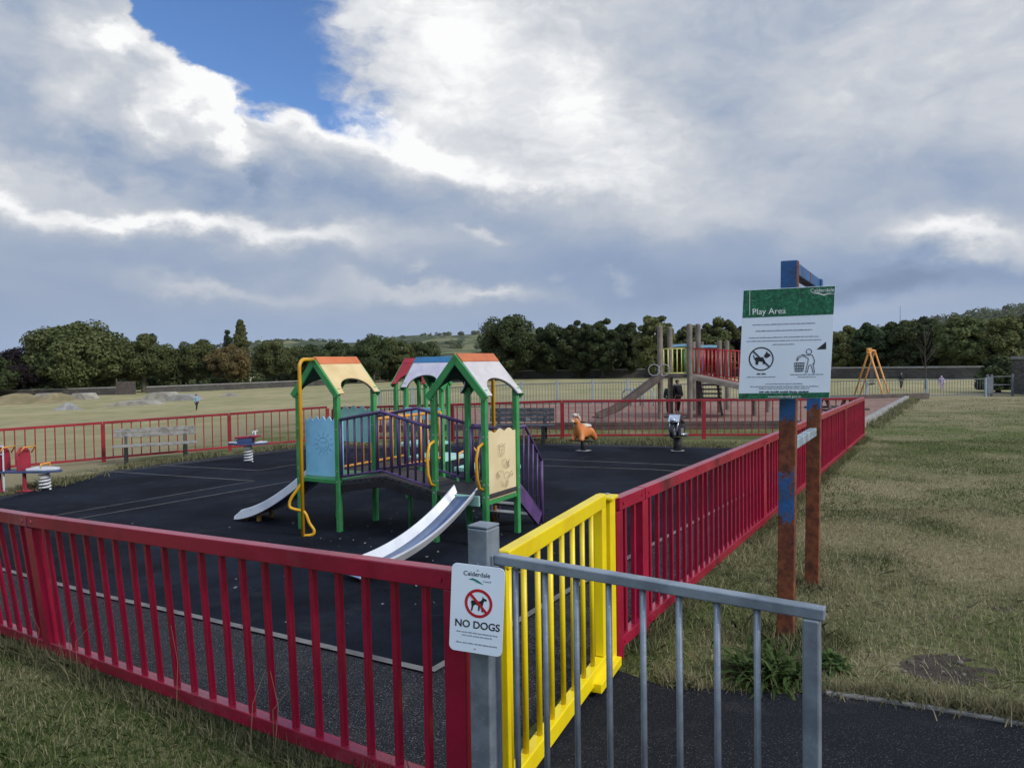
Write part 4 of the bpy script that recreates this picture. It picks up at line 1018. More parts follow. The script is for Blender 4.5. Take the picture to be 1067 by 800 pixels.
# engraved line drawings: a sun face on the blue panel, scribbles on the cream one
def engrave(org, ex, nn, lines, m, name, w=.0035):
    mb = MB()
    for ln in lines:
        P = [org + ex*x + Vector((0, 0, z)) + nn for x, z in ln]; mb.tube(P, w, 4)
    part(mb, name, m, bev=0)
p, q = at2(CA, AV, AU, -HS+.06, HS-.035, 0), at2(CA, AV, AU, -HS+.11, -HS+.035, 0); ex = (q-p).normalized(); cen = p.lerp(q, .5)+V3(0, 0, ZP+.38)
out_n = Vector((ex.y, -ex.x, 0))*.001; out_n = out_n if out_n.dot(Vector((-AV.x, -AV.y, 0))) > 0 else -out_n
def circ(x, z, r, a0=0, a1=360, n=20): return [(x+r*math.cos(rad(a0+(a1-a0)*i/n)), z+r*math.sin(rad(a0+(a1-a0)*i/n))) for i in range(n+1)]
sunl = [circ(0, 0, .075), circ(-.025, .02, .01), circ(.025, .02, .01), circ(0, -.005, .04, 200, 340)] + [[(math.cos(a)*.095, math.sin(a)*.095), (math.cos(a)*.14, math.sin(a)*.14)] for a in [i*math.pi/6 for i in range(12)]]
engrave(cen, ex, out_n, sunl, 'blue_ink', 'engraving', .0028)
p, q = at2(CB, AV, AU, -HS+.03, -HS-.008, 0), at2(CB, AV, AU, HS-.03, -HS-.008, 0); ex = (q-p).normalized(); cen = p.lerp(q, .5)+V3(0, 0, ZP+.25)
out_n = Vector((-AU.x, -AU.y, 0))*.018
rs_ = random.Random(3)
scr = [circ(-.03, .15, .05), circ(-.045, .16, .006), circ(-.01, .16, .006), circ(-.03, .145, .02, 200, 340), [(-.08, .17), (-.09, .22), (-.06, .20), (-.03, .23), (0, .20), (.03, .22), (.02, .17)],
       circ(.02, .03, .035), circ(-.06, -.10, .06, 20, 200), circ(.06, -.12, .05, -30, 190)]
for i in range(9): x, z = rs_.uniform(-.15, .15), rs_.uniform(-.2, .02); scr.append([(x+rs_.uniform(-.05, .05), z+rs_.uniform(-.04, .04)) for _ in range(4)])
engrave(cen, ex, out_n, scr, 'ink', 'engraving', .0022)
# yellow fireman's pole with a wavy foot
pb = at(316, 560, 7.93); pb.z = g(pb.x, pb.y); ap = at2(CA, AV, AU, -HS-.035, 0, 1.765)
mb = MB(); top = Vector((pb.x, pb.y, 1.72)); tdir = (Vector((ap.x, ap.y, 0))-Vector((pb.x, pb.y, 0))).normalized()
bend = [top+tdir*(.09*(1-math.cos(a)))+V3(0, 0, .09*math.sin(a)-.04) for a in [i*math.pi/12 for i in range(7)]]
mb.tube([(pb.x, pb.y, pb.z-.03), (pb.x, pb.y, 1.60)]+bend+[Vector((ap.x, ap.y, bend[-1].z))], .021, 10)
part(mb, 'fire_pole', 'gold', bev=0, smooth=True)
sx = AU*.5-AV*.866
ex = Vector((1, 0, 0))
cpts = [(0, .60), (-.06, .52), (-.13, .42), (-.14, .34), (-.08, .31), (0.02, .28), (.07, .16), (.12, .08), (.10, .03), (0, .02)]
mb = MB(); P = [pb+ex*x+V3(0, 0, z) for x, z in cpts]
fine = []
for i in range(len(P)-1):
    for k in range(4):
        t_ = k/4; p0, p1, p2_, p3_ = P[max(i-1, 0)], P[i], P[i+1], P[min(i+2, len(P)-1)]
        fine.append(.5*((2*p1)+(p2_-p0)*t_+(2*p0-5*p1+4*p2_-p3_)*t_**2+(3*p1-p0-3*p2_+p3_)*t_**3))
mb.tube(fine+[P[-1]], .017, 8); part(mb, 'foot_loop', 'gold', bev=0, smooth=True)
# rear pole and curved grab bars at the slide mouth
pp = P2(CB, .20, HS+.36); mb = MB(); mb.tube([(pp.x, pp.y, g(*pp)-.03), (pp.x, pp.y, 1.50), (pp.x-.02, pp.y-.08, 1.56), (*P2(CB, .06, HS-.02), 1.58)], .021, 8); part(mb, 'fire_pole', 'gold', bev=0, smooth=True)
for sg in (-1, 1):
    b_ = sg*(HS-.01); mb = MB(); mb.tube([at2(CB, AV, AU, -HS-.02, b_, ZP+.50), at2(CB, AV, AU, -HS-.10, b_, ZP+.47), at2(CB, AV, AU, -HS-.14, b_, ZP+.36), at2(CB, AV, AU, -HS-.13, b_, ZP+.18), at2(CB, AV, AU, -HS-.09, b_, ZP+.08), at2(CB, AV, AU, -HS-.02, b_, ZP+.05)], .015, 8); part(mb, 'grab_bar', 'gold', bev=0, smooth=True)
def slide(start, d, length, w, z1, foot_at, pw=2.0, flare=True, name='slide'):
    """curved steel chute with raised pale sides"""
    side = Vector((-d.y, d.x)); N = 22; prof = []
    for i in range(N+1):
        f = i/N; s = f*length; p = Vector(start)+d*s; gz = g(*p)
        w_ = (1-f)**pw; z = z1*w_ + (gz+.065)*(1-w_)
        prof.append((p, z))
    mb = MB(); vs = []; fs = []
    for p, z in prof:
        for a, dz_ in ((-w/2, 0), (w/2, 0), (w/2, -.012), (-w/2, -.012)): q = p+side*a; vs.append((q.x, q.y, z+dz_))
    for i in range(N):
        for k in range(4): fs.append((4*i+k, 4*i+(k+1) % 4, 4*i+4+(k+1) % 4, 4*i+4+k))
    fs += [(0, 1, 2, 3), (4*N, 4*N+1, 4*N+2, 4*N+3)]
    mb.add(vs, fs); sl_ = part(mb, name, 'steel', bev=0, smooth=True)
    for sg in (-1, 1):                                        # flared sides with a rolled rim
        mb = MB(); vs = []; fs = []
        for i, (p, z) in enumerate(prof):
            hh = .085 if i < N-2 else .085*(N-i)/2.6+.012
            for o_, dz_ in (((w/2-.002, -.014), (w/2-.002, .002), (w/2+.032, hh-.010), (w/2+.038, hh), (w/2+.052, hh-.003), (w/2+.052, hh-.018), (w/2+.040, hh-.020)) if flare else
                            ((w/2-.002, -.03), (w/2-.002, .002), (w/2+.004, hh-.01), (w/2+.010, hh), (w/2+.022, hh), (w/2+.030, hh-.012), (w/2+.040, -.03))):
                q = p+side*(sg*o_); vs.append((q.x, q.y, z+dz_))
        for i in range(N):
            for k in range(7): fs.append((7*i+k, 7*i+(k+1) % 7, 7*i+7+(k+1) % 7, 7*i+7+k))
        fs += [tuple(range(7)), tuple(7*N+k for k in range(7))]
        mb.add(vs, fs); part(mb, 'side_wall', 'steel_edge', sl_, .001)
    for f in foot_at:
        i = int(f*N); p, z = prof[i]
        for sg in (-1, 1):
            q = p+side*(sg*w*.32); mb = MB(); mb.box((q.x, q.y, (z-.014+g(*q)-.02)/2), (.05, .04, z-.014-g(*q)+.02), math.atan2(d.y, d.x)); part(mb, 'foot', 'brass', sl_, .004)
    return sl_
sB = P2(CB, -.085, -HS-.03); slide(sB, (-AV*1.0+AU*.185).normalized(), 1.37, .225, ZP-.01, (.86,), 2.3)
mb = MB(); a, c = at2(CB, AV, AU, -HS-.03, -.25, ZP-.06), at2(CB, AV, AU, -HS-.03, .10, ZP-.06); mb.beam(a, c, .03, .10); part(mb, 'slide_lip', 'teal_panel')
sA = P2(CA, HS+.03, .02); slide(sA, (AU*1.0-AV*.06).normalized(), 1.22, .32, ZP-.01, (.74, .94), 1.7, False)
# steps and purple hand rails behind tower B
top_s = P2(CB, 0, HS+.02)
for u in (-HS+.02, HS-.02):
    p = P2(CB, u, HS+.03); q = P2(CB, u, HS+.50); mb = MB(); mb.beam((*p, ZP-.06), (*q, g(*q)+.06), .035, .14); part(mb, 'stringer', 'purple')
    p = P2(CB, u, HS+.03)
    for kx in (0,):
        r0_ = P2(CB, u, HS+.06); r1_ = P2(CB, u, HS+.56); b0_ = [(*r0_, ZP+.02), (*r1_, g(*r1_)+.12)]
        railing(b0_, [(*P2(CB, u, HS+.05), 1.03), (*P2(CB, u, HS+.22), 1.03), (*P2(CB, u, HS+.58), .62)], 6, 'purple', 'step_railing', .011, .016)
    q = P2(CB, u, HS+.58); mb = MB(); mb.tube([(q.x, q.y, g(*q)-.04), (q.x, q.y, .62)], .017, 8); part(mb, 'rail_post', 'purple', bev=0, smooth=True)
for i in range(3):
    v = HS+.11+.13*i; z = ZP-.13-.125*i; a, c = P2(CB, -HS+.04, v), P2(CB, HS-.04, v); mb = MB(); mb.beam((*a, z), (*c, z), .13, .025); part(mb, 'tread', 'silver_plate')
a, c = P2(CB, HS, -HS+.02), P2(CB, HS, HS-.02)
railing([(*P2(CB, -.12, HS), ZP+.05), (*P2(CB, HS-.03, HS), ZP+.05)], [(*P2(CB, -.12, HS), 1.02), (*P2(CB, HS-.03, HS), 1.02)], 4, 'purple', 'platform_railing', .012, .016)

# ================================================================== SPRING TOYS, BENCHES
def coil(mb, c, r, h, turns, wire):
    N = int(turns*14); mb.tube([(c[0]+r*math.cos(2*math.pi*i/14), c[1]+r*math.sin(2*math.pi*i/14), c[2]+h*i/N) for i in range(N+1)], wire, 6)
p = gp(47, 511); ss = thing('spring_seesaw', 'long spring see-saw with red seat backs at the left edge', 'see-saw', p)
e = Vector((-1, .05, 0)).normalized(); n_ = Vector((e.y, -e.x, 0))
def sq(s, v, z): return e*s + n_*v + V3(0, 0, z)
mb = MB(); coil(mb, (0, 0, .02), .085, .29, 5, .017); mb.build('spring', 'spring', ss, smooth=True)
mb = MB(); coil(mb, tuple(sq(1.75, 0, .02)), .085, .29, 5, .017); mb.build('spring', 'spring', ss, smooth=True)
mb = MB(); mb.prism([sq(s, v, .335) for s, v in ((-.30, -.05), (-.10, -.17), (1.9, -.17), (2.1, -.05), (2.1, .05), (1.9, .17), (-.10, .17), (-.30, .05))], (0, 0, .035)); mb.build('board', 'toy_blue', ss, bev=.006)
mb = MB(); mb.prism([sq(s, v, .372) for s, v in ((-.26, -.05), (-.06, -.14), (.24, -.15), (.24, .15), (-.06, .14), (-.26, .05))], (0, 0, .045)); mb.build('end_pad', 'toy_white', ss, bev=.01)
for s in (.36, .74):
    mb = MB(); mb.prism([sq(s+.02*zz_, v, .37+zz_) for v, zz_ in [(-.16, 0), (.16, 0), (.17, .2), (.15, .34), (.07, .42), (-.07, .42), (-.15, .34), (-.17, .2)]], e*.035); mb.build('seat_back', 'toy_red', ss, bev=.01)
    mb = MB(); mb.tube([sq(s-.02, -.15, .37+.30), sq(s-.10, -.15, .37+.42), sq(s-.10, .15, .37+.42), sq(s-.02, .15, .37+.30)], .013, 8); mb.build('grab_handle', 'orange', ss, smooth=True)
mb = MB(); mb.tube([sq(-.02, -.12, .415), sq(-.02, -.12, .49), sq(-.02, .12, .49), sq(-.02, .12, .415)], .013, 8); mb.build('grab_handle', 'orange', ss, smooth=True)
for s in (.32, .78):
    mb = MB(); mb.prism([sq(s+a_, -.10, z) for a_, z in ((-.03, .02), (.03, .02), (.02, .33), (-.02, .33))], n_*.05); mb.box(sq(s, -.08, .012), (.24, .16, .02)); mb.build('red_leg', 'toy_red', ss, bev=.006)
p = gp(-3, 514); t = thing('play_panel_frame', 'white framed red panel cut off by the left edge', 'play panel', p)
mb = MB(); mb.box((0, .0, .62), (.26, .03, .40)); mb.build('panel', 'toy_red', t, bev=.006)
mb = MB()
for z in (.70, .84): mb.beam((-.16, -.03, z), (.16, -.03, z), .02, .02)
for x in (-.15, .15): mb.beam((x, -.03, -.03), (x, -.03, .86), .022, .022)
mb.build('frame', 'toy_white', t, bev=.004)
p = gp(259, 482); t = thing('spring_rider', 'small blue and white spring rider on a single white coil', 'spring rider', p)
mb = MB(); coil(mb, (0, 0, .02), .085, .36, 6, .015); mb.build('spring', 'spring', t, smooth=True)
mb = MB(); mb.prism([(x, y, .40) for x, y in ((-.42, -.05), (-.15, -.2), (.15, -.2), (.42, -.05), (.42, .05), (.15, .2), (-.15, .2), (-.42, .05))], (0, 0, .035)); mb.build('board', 'toy_blue', t, bev=.006)
mb = MB()
for sg in (-1, 1): mb.prism([(sg*x, y, .437) for x, y in ((.2, -.14), (.41, -.045), (.41, .045), (.2, .14))], (0, 0, .02))
mb.build('foot_pad', 'toy_white', t, bev=.004)
mb = MB(); mb.prism([(-.20, -.11, .437), (.10, -.11, .437), (.12, -.11, .55), (-.22, -.11, .52)], (0, .22, 0)); mb.build('seat', 'toy_blue', t, bev=.01)
mb = MB(); mb.prism([(-.25, -.12, .53), (.25, -.12, .56), (.25, -.12, .60), (-.25, -.12, .57)], (0, .24, 0)); mb.build('seat_top', 'toy_red', t, bev=.008)
mb = MB(); mb.tube([(.16, -.16, .62), (.16, -.16, .68), (.16, .16, .68), (.16, .16, .62)], .012, 8); mb.tube([(.16, 0, .56), (.16, 0, .68)], .02, 8); mb.build('handle', 'toy_white', t, smooth=True)

def bench(name, label, p, rz, L, top, seat, slats, legm, seatm):
    t = thing(name, label, 'bench', p, rz, None)
    mb = MB(); n = slats
    for i in range(n):
        z = top-.05-i*.105; mb.beam((-L/2, .20-.02*i, z), (L/2, .20-.02*i, z), .035, .095, (0, .15, 1))
    mb.build('backrest', seatm, t, bev=.006)
    mb = MB()
    for i in range(3): mb.beam((-L/2-.02, -.20+.13*i, seat), (L/2+.02, -.20+.13*i, seat), .115, .04)
    mb.build('seat', seatm, t, bev=.006)
    for s in (-1, 1):
        x = s*L*.36; mb = MB(); mb.beam((x, .24, top-.04), (x, .12, seat-.03), .07, .06, (1, 0, 0)); mb.beam((x, .12, seat), (x, .20, -.06), .08, .08, (1, 0, 0)); mb.beam((x, -.20, seat-.02), (x, -.22, -.06), .08, .08, (1, 0, 0)); mb.beam((x, -.22, seat*.55), (x, .17, seat*.55), .06, .05); mb.build('leg', legm, t, bev=.006)
    return t
pb_ = gp(163, 480); bench('wooden_bench', 'weathered grey wooden bench by the back left railing', pb_, math.atan2(2.6, 4.85)*.95, 1.75, .78, .40, 2, 'black', 'bench_wood')
pb_ = gp(543, 462); bench('wooden_bench', 'dark bench behind the white-roofed tower', pb_, math.atan2(-1.7, 9.2), 1.5, .80, .42, 3, 'black', 'dark_wood')

# horse on a black post
p = gp(608, 470); h = thing('horse_rider', 'orange rocking horse with pale saddle on a black post', 'spring rider', p, rad(-38)); h.scale = (.84, .84, .84)
mb = MB(); mb.tube([(0, 0, -.02), (0, 0, .27)], [.075, .065], 12); mb.build('post', 'black_rubber', h, smooth=True)
mb = MB(); mb.box((0, 0, .012), (.30, .26, .024)); mb.build('base_plate', 'silver_plate', h, bev=.004)
def skin(name, pts, edges, radii, m, parent, sub=2):
    me = bpy.data.meshes.new(name); me.from_pydata([tuple(p_) for p_ in pts], edges, [])
    o = bpy.data.objects.new('tmp', me); COL.objects.link(o); md = o.modifiers.new('s', 'SKIN')
    for v, r_ in zip(me.skin_vertices[0].data, radii): v.radius = (r_, r_) if not isinstance(r_, tuple) else r_
    me.skin_vertices[0].data[0].use_root = True
    sb_ = o.modifiers.new('d', 'SUBSURF'); sb_.levels = sub; sb_.render_levels = sub
    m2 = bpy.data.meshes.new_from_object(o.evaluated_get(bpy.context.evaluated_depsgraph_get())); m2.name = name
    bpy.data.objects.remove(o); m2.shade_smooth(); m2.materials.clear(); m2.materials.append(M[m])
    q = bpy.data.objects.new(name, m2); COL.objects.link(q); q.parent = parent; return q
# faces -y (towards the camera), legs folded forward and back as on a rocker
hp = [(0, 0, .48), (0, .18, .48), (0, -.16, .50), (0, -.28, .66), (0, -.33, .80), (0, -.45, .74), (.11, -.22, .40), (.13, -.30, .27), (-.11, -.22, .40), (-.13, -.30, .27), (.11, .26, .40), (.12, .38, .26), (-.11, .26, .40), (-.12, .38, .26)]
skin('body', hp, [(0, 1), (0, 2), (2, 3), (3, 4), (4, 5), (2, 6), (6, 7), (2, 8), (8, 9), (1, 10), (10, 11), (1, 12), (12, 13)], [.16, .15, .16, .10, .085, .055, .075, .06, .075, .06, .09, .06, .09, .06], 'horse_orange', h)
mb = MB(); mb.ball((0, .08, .615), (.16, .19, .06)); mb.build('saddle', 'horse_pale', h, smooth=True)
mb = MB(); mb.tube([(0, -.31, .91), (0, -.20, .84), (0, -.15, .70)], [.03, .045, .03], 8); mb.ball((0, -.36, .90), (.065, .065, .05)); mb.ball((0, -.475, .76), (.045, .04, .045))
mb.build('mane', 'horse_pale', h, smooth=True)
mb = MB(); mb.tube([(-.20, -.24, .74), (.20, -.24, .74)], .014, 8); mb.build('handle', 'black', h, smooth=True)
mb = MB(); mb.tube([(-.30, -.10, .26), (.30, -.10, .26)], .016, 8)
for s in (-1, 1): mb.box((s*.27, -.10, .265), (.12, .10, .03))
mb.build('foot_rest', 'black', h, bev=.004)
mb = MB()
for s in (-1, 1): mb.ball((s*.07, -.40, .80), .018, 8, 6); mb.ball((s*.05, -.30, .90), (.02, .02, .045), 8, 6)
mb.build('eyes_and_ears', 'horse_pale', h, smooth=True)

# motorbike on a black post, facing the camera
p = gp(706, 470); k = thing('motorbike_rider', 'black and chrome motorbike rider on a thick black post', 'spring rider', p, rad(-30)); k.scale = (.82, .82, .82)
mb = MB(); mb.tube([(0, 0, -.02), (0, 0, .34)], .10, 14); mb.build('post', 'black_rubber', k, smooth=True)
mb = MB(); mb.tube([(0, 0, 0), (0, 0, .02)], .17, 16); mb.build('base_plate', 'silver_plate', k)
def wheel(mb, y, z, R, w): mb.tube([(w/2*math.cos(a)*0 + (-w/2), y, z) for a in (0,)]+[(w/2, y, z)], R, 18)
mb = MB(); wheel(mb, -.34, .52, .17, .09); fwh = mb.build('wheel', 'black', k, bev=.02)
mb = MB(); wheel(mb, -.34, .52, .09, .10); mb.build('hub', 'chrome', fwh, bev=.006)
mb = MB(); wheel(mb, .34, .50, .17, .09); rw = mb.build('wheel', 'black', k, bev=.02)
mb = MB(); wheel(mb, .34, .50, .09, .10); mb.build('hub', 'chrome', rw, bev=.006)
mb = MB(); mb.prism([(-.11, -.20, .38), (-.11, .26, .38), (-.11, .30, .62), (-.11, .05, .66), (-.11, -.12, .80), (-.11, -.26, .74)], (.22, 0, 0)); mb.build('body', 'black', k, bev=.025)
mb = MB(); mb.prism([(-.14, -.34, .74), (-.14, -.22, .92), (-.14, -.16, .92), (-.14, -.22, .72)], (.28, 0, 0)); mb.build('windscreen', 'chrome', k, bev=.02)
mb = MB(); mb.prism([(-.10, -.06, .78), (-.10, .14, .69), (-.10, .32, .66), (-.10, .32, .72), (-.10, .12, .76), (-.10, -.04, .84)], (.20, 0, 0)); mb.build('seat', 'black', k, bev=.015)
mb = MB(); mb.tube([(-.28, -.12, .84), (-.12, -.20, .86), (.12, -.20, .86), (.28, -.12, .84)], .018, 8); mb.build('handlebar', 'black', k, smooth=True)
for s in (-1, 1):
    mb = MB(); mb.tube([(s*.09, -.34, .52), (s*.10, -.22, .82)], .022, 8); mb.build('fork', 'chrome', k, smooth=True)
    mb = MB(); mb.tube([(s*.15, -.10, .42), (s*.15, .34, .40)], .035, 10); mb.build('exhaust', 'chrome', k, smooth=True)
    mb = MB(); mb.box((s*.19, -.12, .40), (.16, .09, .025)); mb.build('foot_rest', 'black', k, bev=.006)
mb = MB(); mb.ball((0, -.37, .78), (.07, .04, .07)); mb.build('headlight', 'chrome', k, smooth=True)
mb = MB(); mb.box((.118, 0, .50), (.012, .22, .14)); mb.box((-.118, 0, .50), (.012, .22, .14)); mb.build('engine_cover', 'chrome', k, bev=.005)

# ================================================================== TIMBER TOWER IN THE BARK PIT
TT0 = at(688, 430, 22.3); TT0.z = g(TT0.x, TT0.y); TT = thing('timber_tower', 'timber pole climbing tower with yellow rails, red bridge and long slide', 'climbing frame', TT0); q0 = TT0.copy()
def tp(mb, name, m, bev=0, smooth=False, lab=None, par=None):
    o = mb.build(name, m, par or TT, q0, bev, smooth)
    if lab: o['label'] = lab
    return o
def pole(px, top, D, r=.085, m='timber'):
    a = at(px, top, D); mb = MB(); mb.tube([(a.x, a.y, g(a.x, a.y)-.1), (a.x, a.y, a.z-.03), (a.x, a.y, a.z)], [r, r, r*.85], 12); tp(mb, 'pole', m, smooth=False); return a
pA = pole(687.5, 339.5, 22.3); pB = pole(698, 340.5, 24.0); pC = pole(718.3, 337.5, 22.1); pD = pole(727.3, 337.5, 23.8)
for px, top, D in ((722.5, 356, 26.0), (731, 356, 27.0), (749.5, 355, 24.6), (757.5, 355, 26.2), (786, 352, 23), (800, 352, 24.6)): pole(px, top, D, .08)
zf = at(700, 390, 22.3).z
mb = MB(); mb.hexa([(*q, z) for z in (zf-.09, zf) for q in (pA.xy, pC.xy, pD.xy, pB.xy)]); tp(mb, 'platform', 'timber_dark', .01)
def brail(a, c, z0a, z1a, z0c, z1c, n, m, name, r=.017):
    mb = MB(); a, c = Vector(a[:2]), Vector(c[:2]); mb.tube([(*a, z1a), (*c, z1c)], r*1.15, 6); mb.tube([(*a, z0a), (*c, z0c)], r*1.1, 6)
    for i in range(n): f = i/(n-1); p = a.lerp(c, f); mb.tube([(*p, z0a+(z0c-z0a)*f), (*p, z1a+(z1c-z1a)*f)], r, 6)
    return tp(mb, name, m, smooth=True)
u = (pC.xy-pA.xy); off_ = Vector((.0, -.02))
brail(pA.xy+u*.12, pA.xy+u*.88, zf+.04, zf+.78, zf+.04, zf+.78, 6, 'pale_yellow', 'railing')['label'] = 'pale yellow barred railing'
brail(pB.xy+(pD.xy-pB.xy)*.5, pB.xy+(pD.xy-pB.xy)*.9, zf+.04, zf+.76, zf+.04, zf+.76, 4, 'green', 'railing')
bE = at(790, 400, 21.6); bE2 = at(798, 400, 23.2); zb = at(772, 402, 21.8).z
brail(pC.xy+Vector((.1, 0)), bE.xy, zf+.05, zf+.78, zb+.0, zb+1.0, 18, 'bright_red', 'bridge_railing')
brail(pD.xy+Vector((.1, 0)), bE2.xy, zf+.05, zf+.78, zb+.0, zb+1.0, 18, 'bright_red', 'bridge_railing')
mb = MB(); mb.hexa([(*q, z+dz_) for dz_ in (-.16, -.03) for q, z in ((pC.xy, zf), (bE.xy, zb-.06), (bE2.xy, zb-.06), (pD.xy, zf))]); tp(mb, 'bridge_deck', 'timber', .01)
for a, c, px in ((at(700, 360.5, 24), at(716, 359.5, 24), 0), (at(728, 361, 25), at(749, 361, 25), 0)):
    mb = MB(); mb.beam(a, c, .08, .09); tp(mb, 'cross_bar', 'pale_blue', .01)
# slide chute from the platform to the left
sl0 = at(687, 391, 22.2); sl1 = at(655, 415, 21.6); sl2 = at(640, 425.5, 21.3); sl3 = at(622, 433, 21.0)
mb = MB()
for off in (-.26, .26):
    P = [Vector((p_.x, p_.y+off, p_.z)) for p_ in (sl0, sl1, sl2, sl3)]
    for a, c in zip(P[:-1], P[1:]): mb.beam(a, c, .04, .15)
P = [Vector((p_.x, p_.y, p_.z-.06)) for p_ in (sl0, sl1, sl2, sl3)]
for a, c in zip(P[:-1], P[1:]): mb.beam(a, c, .48, .04)
tp(mb, 'slide', 'timber_dark', .008)
for px in (681.5, 692):
    c_ = at(px, 385.5, 22.2); mb = MB(); mb.tube([c_+V3(.17*math.cos(a), 0, .17*math.sin(a)) for a in [i*math.pi/9 for i in range(19)]], .013, 6); tp(mb, 'hand_loop', 'silver_plate', smooth=True)
# ladder net under the bridge
for x0, x1 in ((729, 733), (747, 765)):
    a, c = at(x0, 398, 23.2), at(x0+6, 418, 23.2); mb = MB(); mb.tube([a, (c.x, c.y, g(c.x, c.y))], .035, 6); tp(mb, 'ladder_side', 'grey_rail', smooth=True)
for y_ in (401, 405.5, 410, 414.5):
    mb = MB(); mb.tube([at(731, y_, 23.2), at(752, y_, 23.2)], .028, 6); tp(mb, 'rung', 'grey_rail', smooth=True)
for px, y0_, y1_ in ((733, 372, 398), (738, 370, 398), (742, 370, 398)):
    mb = MB(); mb.tube([at(px, y0_, 25.2), at(px, y1_, 25.2)], .03, 6); tp(mb, 'rope', 'toy_white' if px != 733 else 'purple', smooth=True)

# orange swing
g1, g2 = gp(923, 417), gp(889, 413.5); ap1 = at(905.5, 365, (g1.y+g2.y)/2)
dv = Vector((1.42, 2.3, 0)); SWG = thing('swing', 'orange A-frame swing in the bark pit by the grey railings', 'swing', (ap1.x, ap1.y, g(ap1.x, ap1.y))); q0s = SWG.location.copy()
for k_ in (0, 1):
    o_ = dv*k_
    for e_ in (g1, g2):
        mb = MB(); b_ = Vector((e_.x, e_.y, g(e_.x, e_.y)))+o_; mb.tube([b_-V3(0, 0, .1), ap1+o_], .042, 8); mb.build('leg', 'swing_orange', SWG, q0s, smooth=True)
    a_, c_ = g1.lerp(ap1, .82)+o_, g2.lerp(ap1, .82)+o_
mb = MB(); mb.tube([ap1-dv*.05, ap1+dv*1.05], .05, 8); mb.build('top_beam', 'swing_orange', SWG, q0s, smooth=True)
mb = MB(); mb.box(ap1-V3(0, .02, .02), (.20, .16, .26)); mb.build('head_bracket', 'swing_orange', SWG, q0s, .02)
for f in (.3, .68):
    c_ = ap1+dv*f; mb = MB(); d_ = dv.normalized()*.2
    for s in (-1, 1): mb.tube([c_+d_*s, c_+d_*s-V3(0, 0, 1.62)], .012, 5)
    mb.build('chain', 'grey_rail', SWG, q0s); mb = MB(); mb.beam(c_-d_-V3(0, 0, 1.64), c_+d_-V3(0, 0, 1.64), .2, .05); mb.build('seat', 'black', SWG, q0s, .01)

# grey bow-top railings
def bowtop(label, pts, H, panel, spacing, posth=.15, group=None):
    L = [Vector(p) for p in pts]; b0 = Vector((*L[0], g(*L[0]))); t = thing('metal_railings', label, 'railings', b0, 0, group)
    for a, c in zip(L[:-1], L[1:]):
        d = (c-a).length; n = max(1, round(d/panel))
        for i in range(n+1):
            if i == n and c is not L[-1]: continue
            p = a.lerp(c, i/n); mb = MB(); mb.box((*p, g(*p)+(H+posth)/2-.03), (.085, .085, H+posth+.06)); mb.build('post', 'grey_post', t, b0, .008)
        for i in range(n):
            p, q = a.lerp(c, i/n), a.lerp(c, (i+1)/n); mb = MB()
            for hh in (.12, H): mb.beam((*p, g(*p)+hh), (*q, g(*q)+hh), .03, .04)
            k = int((q-p).length/spacing)
            for j in range(1, k): w_ = p.lerp(q, j/k); mb.tube([(*w_, g(*w_)+.08), (*w_, g(*w_)+H+.03)], .011, 5)
            mb.build('rail_panel', 'grey_rail', t, b0)
    return t
bowtop('grey upright railings with pale posts beyond the bark pit on the left', [XD(395, 34), XD(505, 31.5), XD(690, 32.5)], 1.0, 1.75, .13)
ra, rb_ = gp(868, 417.5), gp(1027, 413.5)
bowtop('thin grey railings behind the orange swing', [XD(700, 33), (ra.x-1, ra.y+.6), (rb_.x, rb_.y)], .86, 2.6, .14, .04)
p = gp(1031, 413); t = thing('side_gate', 'small grey metal gate at the end of the railings', 'gate', p); mb = MB()
for x in (-.1, .1, 1.1): mb.box((x, 0, .5), (.09, .09, 1.1))
mb.build('post', 'grey_rail', t, bev=.006); mb = MB()
for z in (.15, .55, .95): mb.beam((.15, 0, z), (1.05, 0, z), .03, .035)
mb.build('bars', 'grey_rail', t, bev=.004)
mb = MB(); mb.box((.0, -.06, .55), (.28, .02, .8)); mb.build('plate', 'grey_rail', t)
# cycle hoops right of the slide foot
for i, px in enumerate((655, 664, 674)):
    p = at(px, 412, 29.5); p.z = g(p.x, p.y); mb = MB(); mb.tube([(0, -.3, -.05), (0, -.3, .6), (0, -.15, .78), (0, .15, .78), (0, .3, .6), (0, .3, -.05)], .03, 6)
    o = mb.build('cycle_stand', 'grey_post', smooth=True); o.location = p; o.rotation_euler.z = .9; tag(o, 'small grey metal hoop beyond the bark pit, under the timber slide', 'cycle stand', 'hoops under the timber slide')
# dark picnic table by the fence corner
p = at(871, 418, 19.5); p.z = g(p.x, p.y)+.1; t = thing('picnic_table', 'dark picnic table just beyond the corner of the red railings', 'table', p, .2)
mb = MB(); mb.box((0, 0, .70), (1.0, .6, .06)); mb.build('table_top', 'black', t, bev=.01)
for s in (-1, 1):
    mb = MB(); mb.beam((s*.35, -.5, 0), (s*.35, -.1, .67), .07, .07); mb.beam((s*.35, .5, 0), (s*.35, .1, .67), .07, .07); mb.beam((s*.35, -.55, .38), (s*.35, .55, .38), .06, .06); mb.build('leg', 'dark_wood', t, bev=.006)
    mb = MB(); mb.box((0, s*.58, .42), (1.0, .22, .05)); mb.build('bench_seat', 'dark_wood', t, bev=.006)

